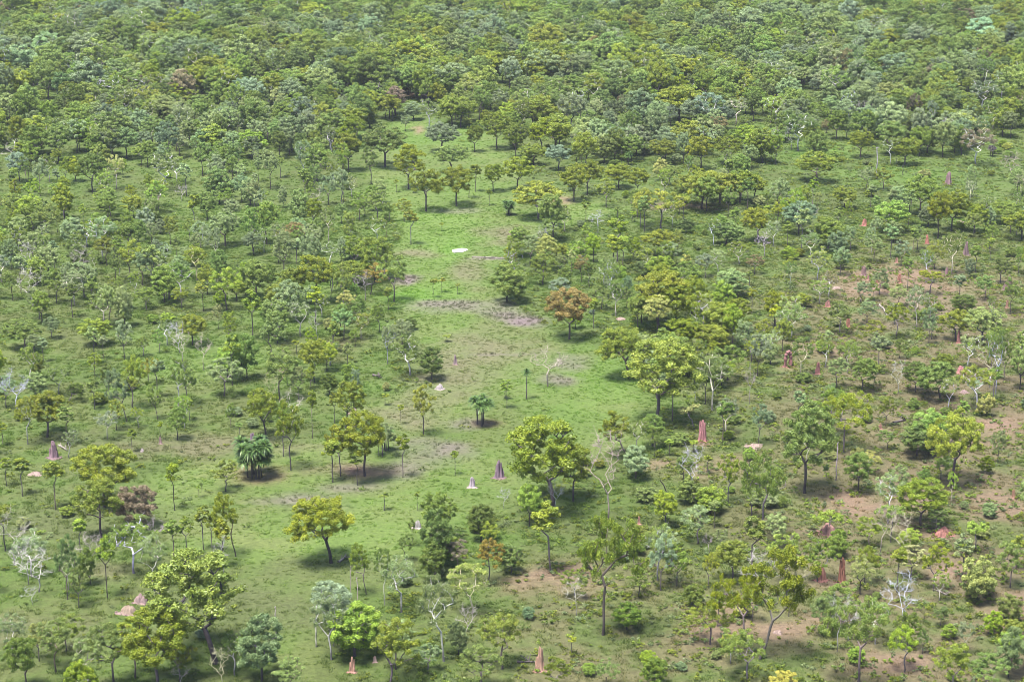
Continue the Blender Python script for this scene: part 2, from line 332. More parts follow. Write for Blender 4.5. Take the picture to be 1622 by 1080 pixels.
# ------------------------------------------------------------------ what stands where, read off the photograph
# foot x, foot y, top y, crown width, form, leaf colour [, crown offset]
HAND = """
10 645 595 35 k G|60 600 560 30 r Y|94 625 580 40 g M|107 637 603 32 k D 20|150 646 597 22 s M|169 630 575 28 k M|201 665 580 40 k G -14
250 662 605 26 k M -8|235 605 567 42 u O|282 645 562 32 g M 6|356 627 567 50 k G|44 702 625 40 g Y|75 690 622 54 t O 5|170 692 647 34 g G
209 712 676 17 s Y|5 705 667 20 s O|10 768 722 20 s O|36 784 725 28 s O -4|88 805 730 38 s Y|166 800 705 84 d Y|160 848 757 76 t O
203 830 762 62 r V 18|276 805 732 20 s Y|358 775 728 40 k Y|322 869 800 24 s O|336 872 812 22 s O|354 895 822 30 s Y|373 879 778 44 k Y -12
108 721 675 28 g G 8|614 575 515 36 g G|650 594 532 44 g D -6|684 600 548 34 r D|523 578 540 36 g M|551 583 543 20 s M|522 625 590 22 r D
548 676 602 48 t O 6|530 668 620 18 s O|495 692 617 17 s O|421 692 612 48 t O -4|460 742 635 44 k O|449 720 665 22 s O|578 752 650 76 t O
539 752 672 46 k Y|527 762 695 32 s Y|566 767 712 22 s O|606 722 670 36 k G|638 755 685 22 s O|671 687 608 42 k Y|803 645 600 20 s L
524 892 789 100 t Y -12|1040 670 541 118 t Y 6|995 599 518 76 t O -8|1128 650 562 64 g M|1117 639 570 42 k M
1101 637 600 26 g G|1200 595 530 40 k B|1100 679 642 40 f P -12|1149 685 632 38 g G|1202 702 640 32 k G|993 721 647 46 k O -26
1008 714 662 36 g M|1037 724 675 24 k M|878 808 668 104 t O -18|908 792 702 66 d O|1082 768 720 32 k M|1096 795 760 46 b M|1153 797 720 40 k L
1125 812 775 56 b L|1207 850 722 76 u M|1268 594 530 34 g M|1308 580 535 38 g O|1340 581 540 34 k M|1365 620 567 44 t M|1384 615 570 28 k M
1425 567 535 22 k M|1450 622 575 44 d D|1490 633 575 58 d M -12|1502 652 600 34 g G|1533 583 530 40 g G|1546 650 580 52 g O|1577 624 525 44 g M
1590 605 540 26 k M|1274 780 642 98 t M|1336 717 622 84 u O|1316 690 618 46 k M|1403 675 630 30 k O|1405 712 680 34 k M|1452 722 672 52 r D
1509 767 651 76 t Y|1473 715 651 54 r L|1560 660 626 26 b P|1357 760 708 30 k P|1375 750 714 42 g P|1424 785 737 36 k G|1458 835 760 72 d O
1580 738 687 26 k G|1490 758 722 30 k L|1563 750 722 26 b Y|107 947 850 42 k M|125 960 900 38 k M|143 923 865 36 r M|170 945 850 34 s L
212 905 825 76 g M|242 926 848 46 g G|276 890 822 26 s M|296 882 818 28 s L|342 1050 885 136 t O -34|250 1090 968 96 d Y -4|180 1085 985 76 k M
140 1092 1012 70 g G|62 1045 985 46 k P|105 1030 972 50 k M|130 1108 1045 60 b L|8 870 800 32 s O|372 1068 1003 62 g M|415 1078 978 62 r B
525 1045 946 60 g G -6|562 1040 962 78 r L|580 943 861 34 k O -8|609 960 872 34 g M|636 972 887 62 g G|653 867 822 14 s M|690 905 812 54 r D
703 895 850 46 r L|685 925 865 38 r D|641 890 848 26 k M|725 905 858 42 k V|762 858 800 36 r D|775 925 855 44 k R|810 912 868 50 r M
749 975 895 62 g G -8|703 1050 920 64 g G -8|726 1040 990 36 r B|620 1092 985 84 k Y|795 1062 980 70 k O|762 1092 1025 72 k M|872 909 800 44 s O -6
955 1008 825 122 u O 4|993 1000 960 42 r L|1072 930 872 40 k L|910 950 907 36 k M|1012 948 900 34 k M|1050 882 835 42 k G|1100 965 932 38 b M
1105 860 802 52 k G|1180 1028 905 104 u O -8|1203 1045 868 112 k O 44|1160 920 858 62 d O|1183 1082 1007 100 u M|1125 1022 965 54 u O
1190 910 820 38 s M|1143 870 837 28 k G|1313 845 812 46 f L|1328 880 837 42 b L|1295 920 858 62 k M|1362 940 882 42 k P|1376 863 817 32 k L
1411 857 800 46 f L|1482 842 800 32 k D|1443 872 836 44 r L|1443 915 864 46 k P|1545 872 829 38 f L|1548 948 885 54 b P|1530 880 860 26 k O
1360 1080 950 124 u M|1325 985 925 62 k M|1440 1025 970 46 k M|1461 1035 995 20 k M|1598 985 942 36 r M|1570 1005 970 36 b L|1607 1010 980 46 b Y
1597 1072 995 42 r B|1504 1010 987 30 b L|1528 1035 985 32 g G|1508 1098 1019 68 k O|1560 1098 1040 72 k M|1235 1098 1067 46 b P|1490 990 960 32 k D
1600 930 862 56 k M|960 1090 1050 72 k M|1040 1088 1048 46 b M|880 1096 1045 74 k O
26 382 340 30 k O|53 417 367 42 k G|77 382 325 40 k M|52 365 318 36 k M|120 380 345 26 k G|125 432 387 42 r D|169 420 375 36 k O
165 400 355 30 k D|205 416 357 28 s D|226 451 395 40 k G|240 445 398 34 g G|259 442 405 24 s M|270 387 342 32 k O|254 370 347 18 b B
240 355 335 15 r D|212 347 310 36 d Y|298 420 390 26 k G|280 415 375 14 s M|310 422 392 34 d Y|342 424 362 40 g G|90 480 430 26 k M
20 475 430 30 k M|2 448 405 42 g G 8|118 482 432 60 g G|145 460 420 42 k D|165 512 456 46 g M|232 490 455 38 k M|200 488 455 36 k M
288 488 455 30 k O|357 330 297 32 k M|352 483 460 17 b L|346 520 480 18 k P|375 475 442 42 d O|40 550 505 72 d M|152 545 503 52 d L
265 545 505 36 g M|305 545 497 42 d Y|195 545 520 36 k M|610 265 200 60 d D|588 292 232 34 k D|552 272 212 44 d O|647 300 232 48 t O
675 335 266 46 t O|723 327 265 40 t O|743 315 270 16 s O|753 305 262 16 s O|775 327 300 19 s O|781 305 262 36 d O|651 386 332 27 s Y
640 350 315 32 k Y|598 387 342 42 g M|578 342 312 26 k D|613 382 325 16 s M|498 302 262 30 k M|803 478 420 62 r M|466 392 352 38 d V
441 415 380 34 k M|523 417 382 42 g G|561 407 380 56 r M|500 478 402 58 d O|460 482 425 52 d O|437 492 450 32 d O|563 455 411 52 t O -6
586 465 417 50 k R 10|615 490 455 24 s O|601 525 478 28 k M 6|572 535 495 38 g O|476 532 477 42 g G|510 502 467 26 g M|547 498 460 38 k P
651 522 502 20 r D|853 347 290 74 d O -2|909 320 262 38 d O|928 352 317 20 s O|1047 362 302 64 u Y|1112 332 272 66 t Y|1085 325 278 42 d O
1140 325 276 46 d O|1172 322 272 50 d O|1195 318 278 40 d O|1130 390 345 32 g M|1140 360 340 26 b L|1150 388 352 58 r M|1200 385 330 52 d O
1087 370 347 20 r D|902 536 458 70 d R|1043 515 431 88 t Y|1096 500 437 50 d O|933 455 415 24 k D|921 447 405 24 k R|887 432 403 32 k G
887 405 385 28 b Y|1042 440 407 40 b L|1017 440 415 32 r D|953 490 450 52 k M|993 490 455 30 k M|815 450 375 42 g M|868 385 345 62 g M
1045 405 365 46 d Y|1065 422 385 36 k G|1117 440 402 30 k G|1137 435 395 30 g G|1170 422 383 46 g O|1195 435 405 32 k V|1114 514 460 42 g O
1160 470 427 52 r G|1125 560 515 72 d O|1090 548 508 50 d M|1265 372 321 50 d B|1337 332 297 36 d O|1399 300 265 34 k O|1457 341 280 50 d M
1485 380 307 38 t O|1507 367 302 46 d O|1470 360 327 28 r G|1543 370 325 42 d O|1618 382 335 46 d O|1590 355 320 56 d O|1312 395 348 46 d M
1325 408 368 30 r B|1347 397 360 30 k G|1384 417 372 28 k G|1413 370 322 54 d L|1415 385 352 30 r G|1427 422 382 30 k G|1453 397 358 30 k M
1480 427 383 36 k O|1507 435 367 30 g M|1545 432 390 24 s M|1533 440 410 20 r B|1584 450 408 46 k M|1248 412 392 30 b L|1248 432 408 30 k O
1332 427 402 26 r D|1473 467 430 34 f O|1393 467 425 32 k G|1384 477 445 22 k M|1363 480 445 30 k B|1313 470 430 28 g V|1560 475 435 36 k M
1600 497 440 26 k M|1420 535 477 36 k O|1330 528 477 34 k D|1373 512 475 40 k G|1473 505 466 28 g M|1525 495 466 40 r D|1583 517 487 20 k M
1555 545 487 52 d P|1253 535 485 40 g M|1388 540 506 36 k Y|1273 487 465 32 r O|1475 537 506 26 k G|1513 540 490 42 d Y|1298 480 440 30 g M
553 222 172 64 d O|680 205 158 32 g B|655 190 162 28 r B|642 208 183 22 k G|716 200 155 42 d O|730 202 152 40 d O|787 235 178 48 d O
752 240 198 27 d O|700 240 196 52 d B|715 275 232 68 d M|712 155 118 50 k B|682 133 112 24 g G|847 160 120 32 d Y|873 140 110 20 k D
845 210 155 62 d O|880 242 183 64 d O|817 250 193 30 d O|928 268 212 44 d O|885 270 232 44 d B|845 262 228 32 d O|1075 195 140 70 d O
1137 225 187 42 k V|1050 262 222 42 d O|1090 245 190 52 d O|1110 268 215 46 d O|1150 262 215 42 d O|1205 255 216 34 d O|1035 240 200 30 d D
1264 240 182 42 g M|1287 240 200 30 d O|1363 250 206 34 d O|1410 262 214 32 g M|1433 262 220 38 d Y|1545 262 205 44 g V|1590 202 155 52 d O
1474 182 142 32 d D|1232 227 178 38 k M|1293 288 242 62 d Y|1525 215 180 38 d Y|960 235 195 40 d M|1000 255 215 36 d M|935 215 175 40 k M
980 300 262 42 d O|1010 310 268 38 d O|720 98 60 60 k M|590 100 62 52 k B|450 225 180 46 k M|400 250 208 46 r L|340 245 200 50 r L|60 250 205 54 k M|1070 522 450 60 d O|1010 522 468 42 d M|1140 542 480 54 d O|1060 588 530 62 d M|1152 602 545 50 k M|1180 562 508 46 k G|1085 470 415 40 k M|88 1062 985 62 k M|215 1072 985 72 k O|42 1092 1010 60 d M|285 1078 1010 56 k O|20 1040 975 50 g G|460 1098 1045 46 k G|1170 520 470 46 d O|1100 600 545 52 d O|1130 620 570 44 k M|1080 555 505 56 d O|820 302 250 42 d O
960 330 285 36 k O|1010 345 300 34 k M|930 310 255 38 t O|840 420 370 40 k G|860 450 400 44 k M|890 480 440 40 k G|920 430 380 36 k L
300 110 78 44 d M|1201 72 58 16 k R|1050 150 112 50 d M|890 90 60 50 d M|1400 120 84 54 d M|1500 140 100 56 d O|1340 80 48 44 r D
"""
SAPL = """
635 670 639 9|721 752 715 14|609 808 780 13|661 808 778 9|686 470 440 13|700 462 439 11|708 540 529 12|320 783 762 6|315 785 766 6|254 694 665 10
1098 715 697 16|1120 750 720 13|1187 455 430 12|605 315 297 9|628 305 285 8|1420 260 240 9|930 300 282 9|978 348 328 11|1002 352 336 9|893 345 326 12
655 306 292 9|760 210 190 9|725 465 448 9|800 630 612 14|470 560 538 12|700 365 352 8|968 282 262 12|1045 288 272 9|1235 330 312 9|1380 275 258 9
905 1040 1012 14|1432 890 862 13|1020 330 310 10|600 720 695 12|455 610 585 13|500 850 832 12|610 640 622 11|380 690 668 13|1060 720 694 14|1150 560 538 12
"""
DEAD = """
867 612 545 64 x K|62 935 868 78 x W 4|52 955 925 30 x W -6|963 825 682 70 x K|1187 639 573 20 x K|947 370 332 30 x W|288 318 290 22 x W|352 1088 1026 40 x W|287 1090 1046 32 x K
268 472 420 9 p K|437 1002 960 8 p K|501 1024 980 9 p W|556 950 898 5 p K|567 955 915 5 p K|1324 760 700 7 p K|1388 284 232 6 p K|1124 876 842 18 x K -6
1057 780 757 6 p C -10|1034 769 759 5 p C|1464 982 973 4 p C|1298 452 437 5 p W 8|1430 277 262 5 p C|798 805 770 24 x W|1253 238 200 26 x W|690 205 185 18 x W
"""
# foot x, foot y, height px, width px, shape, colour, label
MOUNDS = """
85 722 27 18 c V|purple-grey fluted termite mound beside the bare white sapling at the left
254 700 12 6 c P|small pink termite cone in the brown grass left of the big pandanus
225 712 6 5 l W|tiny pale termite lump just left of the small pink cone
400 694 11 9 c V|purple termite mound peeping out behind the big pandanus
721 576 16 7 c P|slender pink termite cone at the left edge of the clearing
697 615 9 12 l W|smooth pale grey termite dome on the green grass of the clearing
791 756 28 16 c V|dark purple fluted termite mound in the middle of the meadow
748 771 16 12 c W|pale broken termite stub with a wide apron of crumbled clay
561 652 9 15 l P|low pink termite mound behind the tall olive tree
1112 697 33 16 c R|tall red fluted termite mound under the pale yellow-green tree
1248 579 28 14 a R|red termite mound with a hole through it like an arch
1295 591 19 9 c R|narrow red termite mound right of the arched one
1522 590 11 13 c R|red jagged termite mound beside the twin white trunks
1527 622 5 12 l P|low pink patch of clay below the red jagged mound
1394 680 10 7 c O|small orange termite mound under the thin tree at right
1605 789 14 7 c O|small orange termite cone near the right edge of the photo
223 952 15 18 l P|crumbling pink termite mound left of the big leaning olive tree
204 968 12 26 l P|broad low pink clay heap in front of the crumbling mound
280 903 8 14 l P|little pink clay heap left of the leaning olive crown
558 1065 24 12 c O|pink-orange termite spire in front of the lime green round tree
594 1050 10 7 c P|short pink termite stub right of the lime green round tree
661 836 12 13 l W|pale pink termite dome beside a thin sapling
855 1065 37 17 c O|orange-red ribbed termite mound near the bottom centre
1012 829 13 6 c O|thin orange termite cone right of the bare pinkish tree
1313 843 16 28 l O|wide orange clay heap behind the bright lime shrub
1301 918 25 17 c R|red spiky termite mound, the shorter of the close pair
1333 920 38 15 c R|tall pointed red termite mound, the taller of the close pair
1493 846 12 24 l R|rounded red clay mound beside a dark tree at right
1502 292 20 12 c V|purple-red rounded termite mound far off at the upper right
1369 359 11 9 c R|small red termite mound with a pale skirt far off
1468 387 15 7 c R|narrow purple-red termite mound behind the yellowish trees
1530 405 22 11 c V|two-pronged dark red termite mound on a pale base
1420 417 9 5 c O|little orange termite mound beside a dark trunk
1368 437 15 10 c V|dark crimson termite mound, leftmost of the red group
1389 450 11 6 c O|small orange termite mound in the middle of the red group
1375 444 8 5 c O|tiny orange termite stub right of the dark crimson mound
1424 448 14 9 c R|pinkish red termite mound, rightmost of the red group
1499 437 14 6 c O|orange termite mound behind a leafy olive tree
1598 460 25 10 c V|tall purple termite mound near the right edge
1591 459 10 8 c V|short purple termite mound leaning against the tall purple one
1595 487 13 6 c O|orange termite cone in front of the tall purple mound
1311 485 11 10 c R|small red termite mound spilling pale clay
1343 517 16 9 c R|red termite mound beside a dark green tree
1518 543 21 7 c R|slim bright red termite mound below the yellow-olive tree
"""
SLABS = """
55 749 22 7|flat pink ring of crumbled clay in the grass near the left edge
1195 706 30 9|flat pale pink heap of broken clay under a thin tree
983 505 15 6|small pink clay heap right of the orange-crowned tree
1325 457 15 5|flat pale clay patch beside the purple-brown tree
462 1056 15 8|round pale clay patch in the bottom grass
1232 1003 14 7|small pale clay patch left of the leaning bottom trunk
1521 353 11 5|pale clay patch beneath the far right olive trees
"""
PANDANUS = """
403 752 688 80 7|blue-green pandanus clump with many stems over a bed of brown leaves
761 672 618 54 3|three-stemmed pandanus clump standing in the open meadow
834 631 574 21 1|single-stemmed pandanus like a lone palm in the meadow
806 341 315 27 4|small dark blue-green pandanus bush far up the clearing
612 712 672 34 3|pandanus half hidden behind the dense olive trees
1571 247 229 20 3|dark purplish pandanus bush far off at the upper right
995 262 240 18 3|dark teal pandanus far behind the row of olive trees
"""
LOGS = """
748 406 806 409 .12 W|long pale fallen log lying beside the milky pool
536 892 548 884 .16 W|short white fallen branch at the foot of the olive tree
1393 482 1406 501 .16 W|pale leaning dead log on the brown ground at right
1415 671 1440 664 .18 K|fallen grey log among the shrubs at right
93 703 106 711 .14 W|white fallen branch leading away from the purple mound
1485 935 1500 942 .12 W|pale fallen branch in the grass at lower right
591 594 604 598 .2 K|dark fallen branch in the clearing grass, left of the dark tree
820 1052 848 1053 .14 K|grey fallen log left of the orange-red mound
"""

def rows(txt): return [ln.strip() for ln in txt.strip().splitlines() if ln.strip()]
def items(txt): return [c.split() for ln in rows(txt) for c in ln.split('|') if c.strip()]

def size_at(u, v, top, w):
    X, Y = ground_at(u, v); _, _, zc = pixel_of(X, Y)
    ppm = F / zc
    dep = math.atan2(CAMH, Y)
    return X, Y, (v - top) / ppm / math.cos(dep), w / ppm, ppm

# ------------------------------------------------------------------ colour map of the ground (soil and grass, world positions)
GREEN = np.array([.062, .100, .023]); OLIVE = np.array([.074, .090, .030]); SOIL = np.array([.160, .104, .084]); BROWN = np.array([.108, .090, .066])
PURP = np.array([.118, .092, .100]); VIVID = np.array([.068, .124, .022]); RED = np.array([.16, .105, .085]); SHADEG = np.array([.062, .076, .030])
ZONES = [  # u, v, ru, rv, colour, strength
    (700, 385, 70, 45, GREEN * 1.25, .8), (650, 465, 42, 12, VIVID, .95), (721, 391, 20, 10, VIVID, 1), (680, 470, 60, 22, VIVID, .45),
    (690, 340, 70, 14, GREEN * 1.3, .6), (960, 600, 70, 35, VIVID * .85, .5), (890, 660, 70, 30, VIVID * .8, .45), (640, 610, 80, 10, VIVID * .85, .5),
    (740, 860, 90, 35, VIVID * .8, .5), (545, 850, 70, 40, GREEN * 1.25, .6), (700, 215, 60, 16, VIVID * .95, .5), (660, 165, 30, 10, VIVID, .5), (620, 220, 60, 18, VIVID, .5), (1210, 212, 50, 12, VIVID, .5), (1290, 240, 70, 16, VIVID, .5), (1430, 275, 120, 20, VIVID, .4), (720, 300, 80, 20, GREEN * 1.15, .6),
    (420, 350, 60, 12, VIVID, .4), (300, 560, 140, 40, GREEN * 1.2, .5), (450, 480, 60, 40, GREEN * 1.25, .5), (50, 900, 70, 40, VIVID * .8, .4), (270, 800, 70, 30, GREEN * 1.2, .5),
    (770, 560, 100, 42, BROWN, .5), (700, 610, 70, 30, BROWN, .5), (745, 430, 28, 32, BROWN, .5), (800, 372, 55, 14, BROWN, .7), (660, 400, 40, 7, BROWN, .6),
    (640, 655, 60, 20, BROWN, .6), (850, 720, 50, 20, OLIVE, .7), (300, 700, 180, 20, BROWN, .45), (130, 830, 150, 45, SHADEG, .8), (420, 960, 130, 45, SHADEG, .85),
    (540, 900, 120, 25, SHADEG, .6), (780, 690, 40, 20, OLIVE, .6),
    (735, 484, 75, 11, PURP, .6), (680, 478, 30, 7, PURP, .55), (810, 500, 40, 8, PURP, .6), (643, 441, 20, 9, PURP, .8), (835, 508, 26, 8, PURP, .9), (790, 492, 30, 7, PURP, .6), (905, 574, 28, 12, PURP, .6), (880, 600, 30, 10, PURP, .55),
    (690, 715, 55, 22, PURP, .55), (635, 745, 40, 16, PURP, .5), (480, 792, 60, 12, PURP, .6), (560, 770, 60, 10, PURP, .5), (735, 672, 26, 10, PURP, .6), (720, 335, 40, 4, PURP, .5),
    (560, 745, 60, 12, BROWN * np.array([1, .8, .95]), .8), (410, 747, 48, 18, np.array([.120, .078, .058]), .65), (765, 671, 22, 6, np.array([.13, .075, .06]), .8),
    (655, 150, 16, 5, RED, .7), (672, 152, 18, 3, RED * .7, .6), (665, 205, 10, 6, RED, .7), (640, 195, 20, 4, GREEN * 1.3, .6), (1080, 328, 70, 6, BROWN * np.array([1, .75, .9]), .8), (885, 318, 22, 8, SOIL, .6),
    (1130, 740, 90, 22, SOIL, .35), (1040, 735, 30, 8, RED, .6), (880, 920, 70, 30, SOIL, .6), (1150, 1000, 90, 40, SOIL, .45), (1370, 800, 90, 25, SOIL, .55),
    (1430, 450, 120, 30, SOIL, .55), (1450, 500, 70, 25, BROWN, .6), (1580, 680, 50, 25, SOIL, .6), (1500, 905, 60, 15, SOIL, .6), (1270, 990, 70, 30, SOIL, .55),
    (1410, 1050, 60, 22, RED, .6), (1600, 970, 40, 25, SOIL, .6), (1590, 800, 60, 30, SOIL, .45), (60, 1000, 90, 30, BROWN, .35), (160, 905, 40, 20, BROWN, .3), (520, 550, 60, 20, SOIL, .25),
    (1300, 840, 30, 12, RED, .6), (1320, 925, 30, 9, RED, .7), (1490, 845, 26, 9, RED, .7), (1115, 700, 14, 5, RED, .7), (1250, 582, 15, 5, RED, .6), (1300, 545, 60, 15, SOIL, .4),
    (780, 408, 36, 1.6, PURP * 1.3, .9), (790, 560, 46, 2.0, PURP, .4),
]
CLEAR = np.array([(0, 0, 0), (178, 650, 651), (198, 618, 712), (215, 598, 800), (250, 572, 812), (300, 582, 840), (330, 620, 1010), (370, 640, 850), (420, 622, 790), (470, 630, 790),
                  (520, 640, 870), (560, 690, 985), (600, 700, 990), (640, 580, 1030), (700, 480, 1030), (750, 230, 860), (800, 210, 850), (850, 240, 660), (900, 385, 640),
                  (950, 380, 530), (1000, 430, 510), (1080, 445, 500)], float)
def soil_colour(X, Y):
    X = np.asarray(X, float); Y = np.asarray(Y, float)
    Yc = np.maximum(Y, 150)
    u, v, _ = pixel_of(X, Yc, 0)
    n1 = fbm(X / 14 + 3, Y / 14 + 8, 5); n2 = fbm(X / 4.5 + 70, Y / 4.5 + 31, 4); n3 = fbm(X / 40 + 11, Y / 40 + 5, 3); n4 = fbm(X / 1.6 + 7, Y / 1.6 + 3, 3)
    red = .54 * np.clip((u - 1000) / 420, 0, 1) * np.clip((v - 350) / 130, 0, 1)
    red = np.maximum(red, .34 * np.clip((v - 830) / 120, 0, 1) * np.clip((u - 640) / 260, 0, 1))
    red = np.maximum(red, .07 * np.clip((v - 400) / 100, 0, 1) * np.clip((520 - u) / 200, 0, 1))
    c = GREEN * (1 - n3[..., None] * .5) * 1.25 + OLIVE * n3[..., None] * .45
    c = c * (.75 + .5 * n1[..., None])
    g = np.clip((n2 * .6 + n4 * .4 - .42 + red * .14) * 6, 0, 1) * (.12 + .85 * red)
    c = c * (1 - g[..., None]) + SOIL * g[..., None]
    c = c * (1 - .42 * red[..., None]) + np.array([.120, .094, .066]) * .42 * red[..., None]
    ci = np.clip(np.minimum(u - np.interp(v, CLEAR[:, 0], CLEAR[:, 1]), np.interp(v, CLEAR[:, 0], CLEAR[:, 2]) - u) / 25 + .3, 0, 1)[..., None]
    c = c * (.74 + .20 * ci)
    du = (fbm(X / 5 + 50, Y / 5 + 20, 4) - .5) * 1.3; dv = (fbm(X / 5 + 90, Y / 5 + 60, 4) - .5) * 1.3
    for (zu, zv, ru, rv, col, s) in ZONES:
        d = np.sqrt(((u - zu) / ru + du) ** 2 + ((v - zv) / rv + dv) ** 2)
        w = s * np.clip((1.35 - d) / .85, 0, 1) * np.clip(.35 + 1.3 * n2, 0, 1.15)
        w = np.clip(w, 0, 1)[..., None]
        c = c * (1 - w) + col * w
    return np.clip(c, .005, .9)

# ------------------------------------------------------------------ ground sheet, one mesh, fine in the middle and running out to the horizon
xs = np.concatenate([[-4500, -2600, -1500, -900, -600, -450], np.arange(-330, 331, 1.6), [450, 600, 900, 1500, 2600, 4500]])
ys = np.concatenate([[-1500, -700, -250, 0, 80, 140], np.arange(170, 470, 1.1), np.arange(470, 960, 2.4), [1050, 1200, 1500, 2000, 3000, 4500]])
GX, GY = np.meshgrid(xs, ys)
HZ = hgt(GX, GY) * np.clip((1400 - np.abs(GX)) / 600, 0, 1)
gv = np.stack([GX.ravel(), GY.ravel(), HZ.ravel()], 1)
nx, ny = len(xs), len(ys)
I = (np.arange(ny - 1)[:, None] * nx + np.arange(nx - 1)[None, :]).ravel()
gm = mesh_np('ground', gv, [np.stack([I, I + 1, I + nx + 1, I + nx], 1)], [M_GROUND], smooth=True)
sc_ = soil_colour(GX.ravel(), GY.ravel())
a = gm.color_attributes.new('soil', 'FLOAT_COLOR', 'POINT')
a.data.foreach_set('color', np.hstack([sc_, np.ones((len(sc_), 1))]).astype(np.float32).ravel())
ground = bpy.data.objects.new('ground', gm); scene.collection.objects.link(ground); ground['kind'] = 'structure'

# ------------------------------------------------------------------ naming and tagging
C = scene.collection.objects
def tagged(o, label, cat, group=None):
    o['label'] = label; o['category'] = cat
    if group: o['group'] = group
    return o
def empty(name, loc, rot=(0, 0, 0), scale=(1, 1, 1)):
    o = bpy.data.objects.new(name, None); C.link(o); o.location = loc; o.rotation_euler = rot; o.scale = scale
    o.empty_display_size = .5
    return o
def child(name, me, root, **props):
    o = bpy.data.objects.new(name, me); C.link(o); o.parent = root
    for k, v in props.items(): o[k] = v
    return o
def jit(c, r, a=.10):
    f = 1 + r.normal() * a
    return [float(max(.006, c[0] * f * (1 + r.normal() * .05))), float(max(.006, c[1] * f)), float(max(.006, c[2] * f * (1 + r.normal() * .15)))]

# ------------------------------------------------------------------ the full list of trees
TREES = []
rt = np.random.default_rng(77)
BARKOF = dict(t=DARKBARK, g=PALEBARK, d=DARKBARK, k=MIDBARK, s=MIDBARK, u=MIDBARK, b=MIDBARK, r=DARKBARK, f=MIDBARK)
def add_tree(X, Y, h, w, form, col, lean=0., hand=False):
    vi = int(rt.integers(len(VARS[form]))); V = VARS[form][vi]
    sz = h / V['H']; sx = w / V['W']
    sx = min(max(sx, sz * .45), sz * (1.35 if form in 'kgs' else 1.7))
    u, v, zc = pixel_of(X, Y); ppm = F / zc
    TREES.append(dict(X=X, Y=Y, h=h, w=w, form=form, col=col, vi=vi, sx=sx, sz=sz, rot=rt.random() * 6.283, lean=lean, u=u, v=v,
                      area=h * w * ppm * ppm, hpx=h * ppm, hand=hand, leaf=jit(LEAF[col], rt), bark=jit(BARKOF[form], rt, .2)))
for it in items(HAND):
    u, v, top, w = map(float, it[:4]); form, col = it[4], it[5]; dx = float(it[6]) if len(it) > 6 else 0
    X, Y, h, wm, ppm = size_at(u, v, top, w * .98)
    add_tree(X, Y, h, wm, form, col, dx / ppm / (h * .75), True)

OPEN = [(652, 160, 26, 24), (600, 255, 60, 22), (850, 290, 60, 24), (1200, 212, 50, 14), (1290, 240, 80, 20), (1430, 272, 130, 24), (965, 300, 70, 30), (1250, 300, 90, 14), (1590, 240, 60, 20), (620, 225, 55, 18), (760, 270, 70, 20), (300, 520, 90, 24), (880, 400, 20, 16), (1300, 380, 60, 14), (1080, 390, 40, 10)]
def density(u, v):
    """trees per hectare by photo position, planned on the photo once and fixed to the ground"""
    l = np.interp(v, CLEAR[:, 0], CLEAR[:, 1]); r_ = np.interp(v, CLEAR[:, 0], CLEAR[:, 2])
    if v > 120 and l - 4 < u < r_ + 4: return 0
    if v < 170: return 560
    left = u < 640
    for (a_, b_, ra, rb) in OPEN:
        if ((u - a_) / ra) ** 2 + ((v - b_) / rb) ** 2 < 1: return 10
    if v < 250: return 420 if (left or u > 1240) else 270
    if v < 330: return 260 if u < 560 else 130
    if v < 430: return 330 if left else 190
    if v < 560: return 300 if left else 180
    if v < 690: return 190 if left else 165
    if v < 860: return 22 if left else 150
    return 170 if u > 600 else 140
# cells for neighbour tests
cell = {}
def near(X, Y, d):
    cx, cy = int(X // 6), int(Y // 6)
    for i in (-1, 0, 1):
        for j in (-1, 0, 1):
            for (a_, b_) in cell.get((cx + i, cy + j), ()):
                if (a_ - X) ** 2 + (b_ - Y) ** 2 < d * d: return True
    return False
def put(X, Y): cell.setdefault((int(X // 6), int(Y // 6)), []).append((X, Y))
for t_ in TREES: put(t_['X'], t_['Y'])
MOUND_XY = [ground_at(float(m.split()[0]), float(m.split()[1])) for m in rows(MOUNDS)]
PAND_XY = [ground_at(float(m.split()[0]), float(m.split()[1])) for m in rows(PANDANUS)]
for (X, Y) in MOUND_XY + PAND_XY: put(X, Y)
PROT = [(float(a_[0]), float(a_[1]) - float(a_[2]), float(a_[1]), float(a_[3])) for a_ in (m.split() for m in rows(MOUNDS))]
PROT += [(float(a_[0]), float(a_[2]), float(a_[1]), float(a_[3])) for a_ in (m.split('|')[0].split() for m in rows(PANDANUS))]
PROT += [(float(a_[0]), float(a_[2]), float(a_[1]), float(a_[3]) * .7) for a_ in items(DEAD) if a_[4] == 'x']
PROT += [(float(a_[0]), float(a_[1]) - float(a_[3]), float(a_[1]), float(a_[2])) for a_ in (m.split('|')[0].split() for m in rows(SLABS))]
def hides(u, v, h, w, zc):
    hp, wp = h * F / zc, w * F / zc
    for (mu, mt, mv, mw) in PROT:
        if v > mv - 3 and abs(u - mu) < (mw + wp) * .5 and v - hp < mv - (mv - mt) * .15: return True
    return False
N_TRY = 30000
XX = rt.uniform(-260, 260, N_TRY); YY = 190 + 790 * rt.random(N_TRY) ** .62
grow = 790 * .62 * np.maximum((YY - 190) / 790, 1e-6) ** (1 - 1 / .62)  # inverse density of the sampling law
pn = fbm(XX / 22 + 5, YY / 22 + 9, 3); cn = fbm(XX / 30 + 80, YY / 30 + 44, 3); cb = rt.random(N_TRY)
pdf = N_TRY / 520.0 * (1 / .62) * np.maximum((YY - 190) / 790, 1e-4) ** (1 / .62 - 1) / 790   # tries per m2
